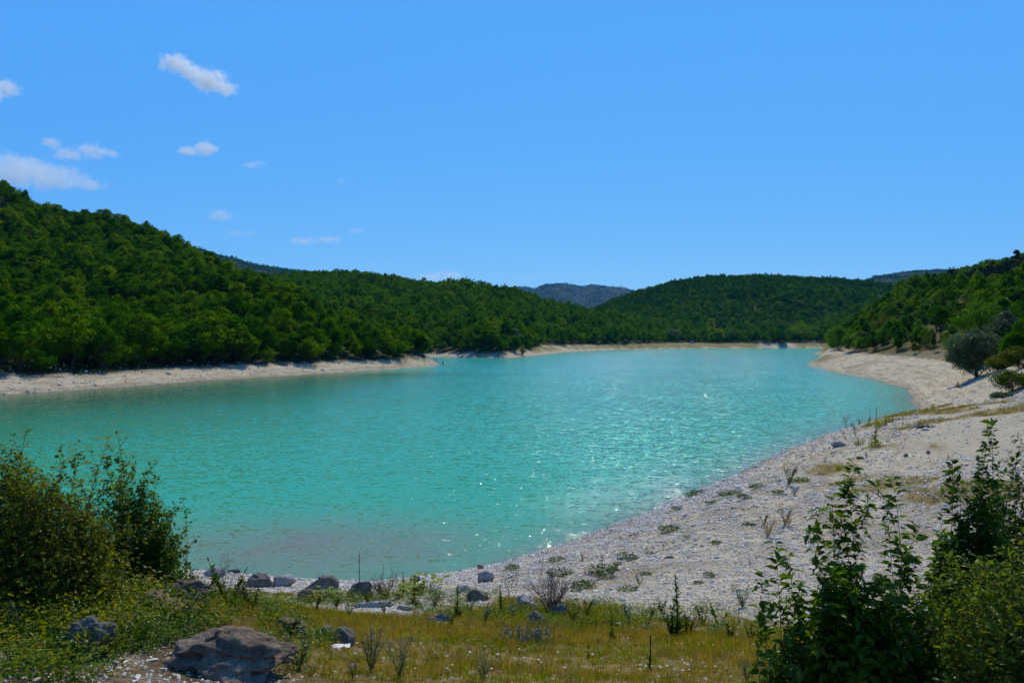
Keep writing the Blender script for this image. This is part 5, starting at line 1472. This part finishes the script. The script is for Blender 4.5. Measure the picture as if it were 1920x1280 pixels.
single_tree('shrub', 980, 380, 640, 12, 'small round shrub on the far bank right of the silvery willow', 'leaf_forest', 'round', 50, 14, .5, .1, cat='shrub')
single_tree('broadleaf_tree', 1465, 676, 606, 50, 'round dark green tree behind the pale mound across the lake', 'leaf_forest', 'round', 60, 30, .9, .3)
single_tree('broadleaf_tree', 1500, 690, 602, 60, 'broad dark green tree right of the pale mound across the lake', 'leaf_forest', 'round', 60, 30, .9, .3)

# ------------------------------------------------------------------ people on the shores
def skin_figure(name, joints, bones, mat, sub=2):
    """joints: {key: (x, y, z, radius)}, first joint is the root"""
    bm = bmesh.new(); lay = bm.verts.layers.skin.verify(); V = {}
    for i, (k, (x, y, z, r)) in enumerate(joints.items()):
        v = bm.verts.new((x, y, z)); v[lay].radius = (r, r); v[lay].use_root = (i == 0); V[k] = v
    for a, b in bones: bm.edges.new((V[a], V[b]))
    me = bpy.data.meshes.new(name); bm.to_mesh(me); bm.free()
    o = bpy.data.objects.new(name, me); COL.objects.link(o)
    sk = o.modifiers.new('skin', 'SKIN'); sk.use_smooth_shade = True
    ss = o.modifiers.new('sub', 'SUBSURF'); ss.levels = sub; ss.render_levels = sub
    dg = bpy.context.evaluated_depsgraph_get()
    out_ = bpy.data.meshes.new_from_object(o.evaluated_get(dg)); bpy.data.objects.remove(o)
    out_.name = name; out_.materials.clear(); out_.materials.append(mat)
    return out_
M['skin'] = plain_mat('skin', (.30, .155, .09), (.38, .205, .125), 9, .55)
M['hair'] = plain_mat('dark_hair', (.015, .01, .008), (.04, .028, .02), 30, .6)
M['red_cloth'] = plain_mat('red_cloth', (.30, .02, .02), (.40, .035, .03), 20, .8)
M['white_cloth'] = plain_mat('white_cloth', (.66, .66, .66), (.78, .78, .78), 20, .8)
M['pink_cloth'] = plain_mat('pink_cloth', (.40, .06, .11), (.52, .10, .16), 20, .8)
M['dark_cloth'] = plain_mat('dark_cloth', (.02, .02, .03), (.05, .05, .07), 20, .8)
M['purple_cloth'] = plain_mat('purple_cloth', (.14, .06, .20), (.32, .12, .24), 6, .85)

STAND = dict(pelvis=(0, 0, .96, .13), belly=(0, 0, 1.10, .125), chest=(0, .01, 1.30, .145), neck=(0, .01, 1.48, .055), head=(0, -.01, 1.60, .085), top=(0, 0, 1.70, .07),
             shl=(.17, .01, 1.42, .06), ell=(.24, .03, 1.14, .042), wrl=(.25, -.03, .90, .03), hal=(.25, -.05, .80, .035), shr=(-.17, .01, 1.42, .06), elr=(-.24, .03, 1.14, .042), wrr=(-.25, -.03, .90, .03), har=(-.25, -.05, .80, .035),
             hil=(.09, 0, .88, .095), knl=(.10, -.01, .50, .06), anl=(.10, .02, .09, .04), tol=(.11, -.14, .03, .03), hir=(-.09, 0, .88, .095), knr=(-.10, -.03, .50, .06), anr=(-.10, .0, .09, .04), tor=(-.11, -.16, .03, .03))
BONES = [('pelvis', 'belly'), ('belly', 'chest'), ('chest', 'neck'), ('neck', 'head'), ('head', 'top'), ('chest', 'shl'), ('shl', 'ell'), ('ell', 'wrl'), ('wrl', 'hal'), ('chest', 'shr'), ('shr', 'elr'), ('elr', 'wrr'), ('wrr', 'har'),
         ('pelvis', 'hil'), ('hil', 'knl'), ('knl', 'anl'), ('anl', 'tol'), ('pelvis', 'hir'), ('hir', 'knr'), ('knr', 'anr'), ('anr', 'tor')]
SIT = dict(pelvis=(0, 0, .13, .13), belly=(0, .02, .28, .125), chest=(0, 0, .48, .14), neck=(0, -.03, .66, .055), head=(0, -.06, .78, .085), top=(0, -.05, .88, .07),
           shl=(.17, -.01, .60, .06), ell=(.24, -.20, .42, .042), wrl=(.14, -.38, .46, .03), hal=(.10, -.45, .48, .035), shr=(-.17, -.01, .60, .06), elr=(-.24, -.18, .40, .042), wrr=(-.16, -.38, .44, .03), har=(-.12, -.45, .46, .035),
           hil=(.10, -.05, .13, .095), knl=(.15, -.44, .42, .06), anl=(.13, -.70, .09, .04), tol=(.13, -.85, .04, .03), hir=(-.10, -.05, .13, .095), knr=(-.15, -.46, .40, .06), anr=(-.13, -.70, .09, .04), tor=(-.13, -.85, .04, .03))
BODY_STAND = skin_figure('person_body', STAND, BONES, M['skin']); BODY_SIT = skin_figure('person_body', SIT, BONES, M['skin'])
def sub_fig(name, J, keys, grow, mat):
    jj = {k: (J[k][0], J[k][1], J[k][2], J[k][3] + grow) for k in keys}
    return skin_figure(name, jj, [b for b in BONES if b[0] in keys and b[1] in keys], mat)
def hair_mesh(J):
    x, y, z, r = J['head']; bm = bmesh.new(); bmesh.ops.create_uvsphere(bm, u_segments=16, v_segments=10, radius=1)
    for v in list(bm.verts):
        if v.co.z < -.25 or (v.co.y < -.55 and v.co.z < .35): bm.verts.remove(v)
    for v in bm.verts: v.co = Vector((x + v.co.x * .105, y + .012 + v.co.y * .115, z + .035 + v.co.z * .125))
    me = bpy.data.meshes.new('hair'); bm.to_mesh(me); bm.free(); me.materials.append(M['hair']); return me
def person(g, rz, pose, label, top_mat=None, low_mat=None, sink=0.0, sc=1.0):
    J = STAND if pose == 'stand' else SIT
    o = add('person', BODY_STAND if pose == 'stand' else BODY_SIT, None, (g.x, g.y, g.z - sink), rz); o.scale = (sc,) * 3
    tag(o, label, 'person')
    add('hair', hair_mesh(J), o)
    if top_mat: add('shirt', sub_fig('shirt', J, ['belly', 'chest', 'shl', 'shr', 'pelvis'], .018, M[top_mat]), o)
    if low_mat: add('shorts', sub_fig('shorts', J, ['pelvis', 'hil', 'hir', 'knl', 'knr'] if low_mat != 'brief' else ['pelvis', 'hil', 'hir'], .016, M['dark_cloth'] if low_mat == 'brief' else M[low_mat]), o)
    return o
def at_depth(px, D): return base_at(px, D)
g = at_depth(831, 264); g.z = max(g.z, -.25)
person(g, .6, 'stand', 'person in red standing at the tip of the left spit', 'red_cloth', 'red_cloth')
g = at_depth(819, 272); person(Vector((g.x, g.y, max(g.z, -.6))), 1.2, 'stand', 'person in pink wading behind the tip of the left spit', 'pink_cloth', 'pink_cloth')
g = at_depth(813.5, 276); person(Vector((g.x, g.y, max(g.z, -.5))), 2.0, 'stand', 'person in a white shirt behind the left spit', 'white_cloth', 'dark_cloth')
g = at_depth(804, 284); person(Vector((g.x, g.y, max(g.z, -.5))), -.5, 'stand', 'person in dark red farthest back behind the left spit', 'red_cloth', 'dark_cloth')
g = ground_at(1797, 727)
person(g, R(-70), 'sit', 'person sitting on the right beach next to a blue air mattress', None, 'brief', sc=1.0)

# blue air mattress
M['blue_pvc'] = plain_mat('blue_vinyl', (.02, .035, .36), (.03, .05, .46), 4, .35, spec=.5)
g = ground_at(1781, 729); s = Soup()
for i in range(6):
    y = (i - 2.5) * .115
    t = np.linspace(-1, 1, 15); r = .075 * np.clip(1 - np.abs(t) ** 8, .05, 1)
    s.tube(np.stack([t * .92, np.full(15, y), np.full(15, .08)], -1), r, 8)
o = add('air_mattress', s.mesh('air_mattress', M['blue_pvc'], True), None, (g.x, g.y, g.z + .04), R(8))
o.rotation_euler = (R(-6), R(-9), R(8)); tag(o, 'deep blue inflatable mattress lying on the right beach', 'air mattress')
s2 = Soup(); t = np.linspace(-1, 1, 9); s2.tube(np.stack([np.full(9, .80), t * .32, np.full(9, .15)], -1), .07 * np.clip(1 - np.abs(t) ** 8, .1, 1), 8)
add('pillow', s2.mesh('mattress_pillow', M['blue_pvc'], True), o)
# towel in the shade of the willow
g = ground_at(1817, 717); xs = np.linspace(-1, 1, 15); ys = np.linspace(-1, 1, 9); A_, B_ = np.meshgrid(xs, ys)
tx, ty = g.x + A_ * .9, g.y + B_ * .5
tz = ground_z(tx, ty) + .07 + .03 * fbm(tx, ty, .4, 101, 2)
top = np.stack([tx - g.x, ty - g.y, tz - g.z], -1).reshape(-1, 3); q = np.arange(8)[:, None] * 15 + np.arange(14)[None]
fq = np.stack([q, q + 1, q + 16, q + 15], -1).reshape(-1, 4); s = Soup(); s.put(top, fq); s.put(top - np.array([0, 0, .02]), fq[:, ::-1])
tag(add('beach_towel', s.mesh('beach_towel', M['purple_cloth']), None, g), 'purple and pink towel spread in the shade under the silver willow', 'towel')

# ------------------------------------------------------------------ cars, tents and a float on the far shore
def glossy(name, c, rough=.25, metal=0.0):
    m, nt, out = new_mat(name); n = NT(nt)
    p = n.node('ShaderNodeBsdfPrincipled'); p.inputs['Roughness'].default_value = rough; p.inputs['Metallic'].default_value = metal
    n.link(n.mix(n.noise(n.objc(), 2, 3).outputs['Fac'], c, tuple(x * .88 for x in c)), p.inputs['Base Color'])
    p.inputs['Coat Weight'].default_value = .5; n.link(p.outputs[0], out.inputs['Surface']); return m
M['tyre'] = plain_mat('tyre', (.012, .012, .012), (.025, .025, .025), 10, .9)
M['glass'] = glossy('car_glass', (.02, .025, .03), .06)
M['lamp_glass'] = glossy('lamp_glass', (.7, .7, .68), .1)
def car(px, D, paint, rz, label, kind='car'):
    g = base_at(px, D); e = empty('parked_car' if kind == 'car' else 'parked_van', g, label, 'car' if kind == 'car' else 'van', None, rz)
    L, W = (4.3, 1.72) if kind == 'car' else (4.8, 1.9)
    if kind == 'car': prof = [(-2.12, .35), (-2.15, .85), (-1.75, 1.0), (-1.2, 1.42), (.25, 1.45), (.95, .98), (2.0, .80), (2.15, .5), (2.12, .3)]
    else: prof = [(-2.35, .35), (-2.4, 1.9), (-2.2, 2.05), (1.1, 2.05), (1.75, 1.25), (2.3, 1.05), (2.4, .5), (2.38, .35)]
    bm = bmesh.new()
    f = bm.faces.new([bm.verts.new((x, -W / 2, z)) for x, z in prof])
    r = bmesh.ops.extrude_face_region(bm, geom=[f])
    for v in r['geom']:
        if isinstance(v, bmesh.types.BMVert): v.co.y = W / 2
    for v in bm.verts:
        if v.co.z > 1.05: v.co.y *= .84
    bmesh.ops.recalc_face_normals(bm, faces=bm.faces)
    bmesh.ops.bevel(bm, geom=list(bm.edges), offset=.06, segments=2, affect='EDGES')
    me = bpy.data.meshes.new('car_body'); bm.to_mesh(me); bm.free(); me.materials.append(paint)
    add('body', me, e)
    def quad(name, pts, mat):
        s = Soup(); a = np.array(pts, float); nrm = np.cross(a[1] - a[0], a[2] - a[0]); nrm /= np.linalg.norm(nrm)
        s.put(np.concatenate([a, a - nrm * .04]), [[0, 1, 2, 3], [7, 6, 5, 4], [0, 4, 5, 1], [1, 5, 6, 2], [2, 6, 7, 3], [3, 7, 4, 0]])
        add(name, s.mesh(name, M[mat]), e)
    w2 = W / 2 * .84 + .02
    if kind == 'car':
        quad('windscreen', [(.40, -.62, 1.38), (.93, -.70, 1.02), (.93, .70, 1.02), (.40, .62, 1.38)], 'glass')
        quad('rear_window', [(-1.25, .62, 1.40), (-1.70, .68, 1.05), (-1.70, -.68, 1.05), (-1.25, -.62, 1.40)], 'glass')
        for sgn in (-1, 1): quad('side_window', [(-1.4, sgn * (w2 + .04), 1.06), (.72, sgn * (w2 + .04), 1.06), (.25, sgn * w2, 1.38), (-1.15, sgn * w2, 1.38)], 'glass')
    else:
        quad('windscreen', [(1.18, -.7, 1.98), (1.72, -.76, 1.34), (1.72, .76, 1.34), (1.18, .7, 1.98)], 'glass')
        for sgn in (-1, 1): quad('side_window', [(-2.0, sgn * (w2 + .03), 1.3), (1.3, sgn * (w2 + .03), 1.3), (1.0, sgn * w2, 1.85), (-2.0, sgn * w2, 1.85)], 'glass')
    for sx in (-1.32, 1.32):
        for sy in (-1, 1):
            s = Soup(); s.tube(np.array([[sx, sy * (W / 2 - .2), .32], [sx, sy * (W / 2 + .01), .32]]), .32, 16); wv_ = add('wheel', s.mesh('wheel', M['tyre'], False), e)
            s = Soup(); s.tube(np.array([[sx, sy * (W / 2), .32], [sx, sy * (W / 2 + .02), .32]]), .19, 12); add('rim', s.mesh('rim', M['lamp_glass']), wv_)
    for sy in (-1, 1):
        s = Soup(); s.box((prof[-2][0], sy * .6, .68), (.08, .3, .14)); add('headlight', s.mesh('headlight', M['lamp_glass']), e)
    return e
PW, PS, PD = glossy('white_paint', (.75, .75, .74)), glossy('silver_paint', (.42, .44, .46), .25, .6), glossy('dark_paint', (.02, .022, .03))
car(1529, 665, PW, R(200), 'white car parked at the right end of the far shore')
car(1505, 672, PS, R(190), 'silver car parked on the grass right of the pale mound')
car(1450, 668, PD, R(10), 'dark car parked behind the pale mound across the lake')
car(1456, 690, PD, R(80), 'dark van under the trees behind the pale mound', 'van')
car(1325, 690, PW, R(250), 'white van at the edge of the wood across the lake', 'van')
M['tent_red'] = plain_mat('red_tent_cloth', (.32, .05, .03), (.42, .08, .05), 3, .7)
M['tent_blue'] = plain_mat('blue_tent_cloth', (.05, .20, .55), (.08, .28, .65), 3, .7)
def tent(px, D, mat, label, w=3.2, h=1.7):
    g = base_at(px, D); e = empty('tent', g, label, 'tent')
    bm = bmesh.new(); bmesh.ops.create_uvsphere(bm, u_segments=16, v_segments=10, radius=1)
    for v in list(bm.verts):
        if v.co.z < -.05: bm.verts.remove(v)
    for v in bm.verts:
        k = 1 - .25 * abs(math.sin(2 * math.atan2(v.co.y, v.co.x))) * (1 - v.co.z); v.co = Vector((v.co.x * w / 2 * k, v.co.y * w * .4 * k, v.co.z * h))
    me = bpy.data.meshes.new('tent_dome'); bm.to_mesh(me); bm.free(); me.materials.append(M[mat]); add('dome', me, e)
    s = Soup(); s.put([[-.45, -w * .405, .05], [.45, -w * .405, .05], [.0, -w * .30, h * .72], [-.45, -w * .385, .05], [.45, -w * .385, .05], [0, -w * .28, h * .72]], [[0, 1, 2], [5, 4, 3]])
    add('entrance', s.mesh('tent_entrance', M['dark_cloth']), e)
tent(1276, 655, 'tent_red', 'small red tent on the green flat across the lake')
tent(1297, 650, 'tent_blue', 'small bright blue tent right of the red one across the lake')
s = Soup(); s.tube(np.array([[0, 0, -.2], [0, 0, .1], [0, 0, .45], [0, 0, .7]]), np.array([.25, .45, .42, .12]), 12)
g = wp(1324, 650, 606); tag(add('float', s.mesh('float', M['white_cloth'], True), None, (g[0], g[1], 0)), 'white float on the water near the far shore', 'float')
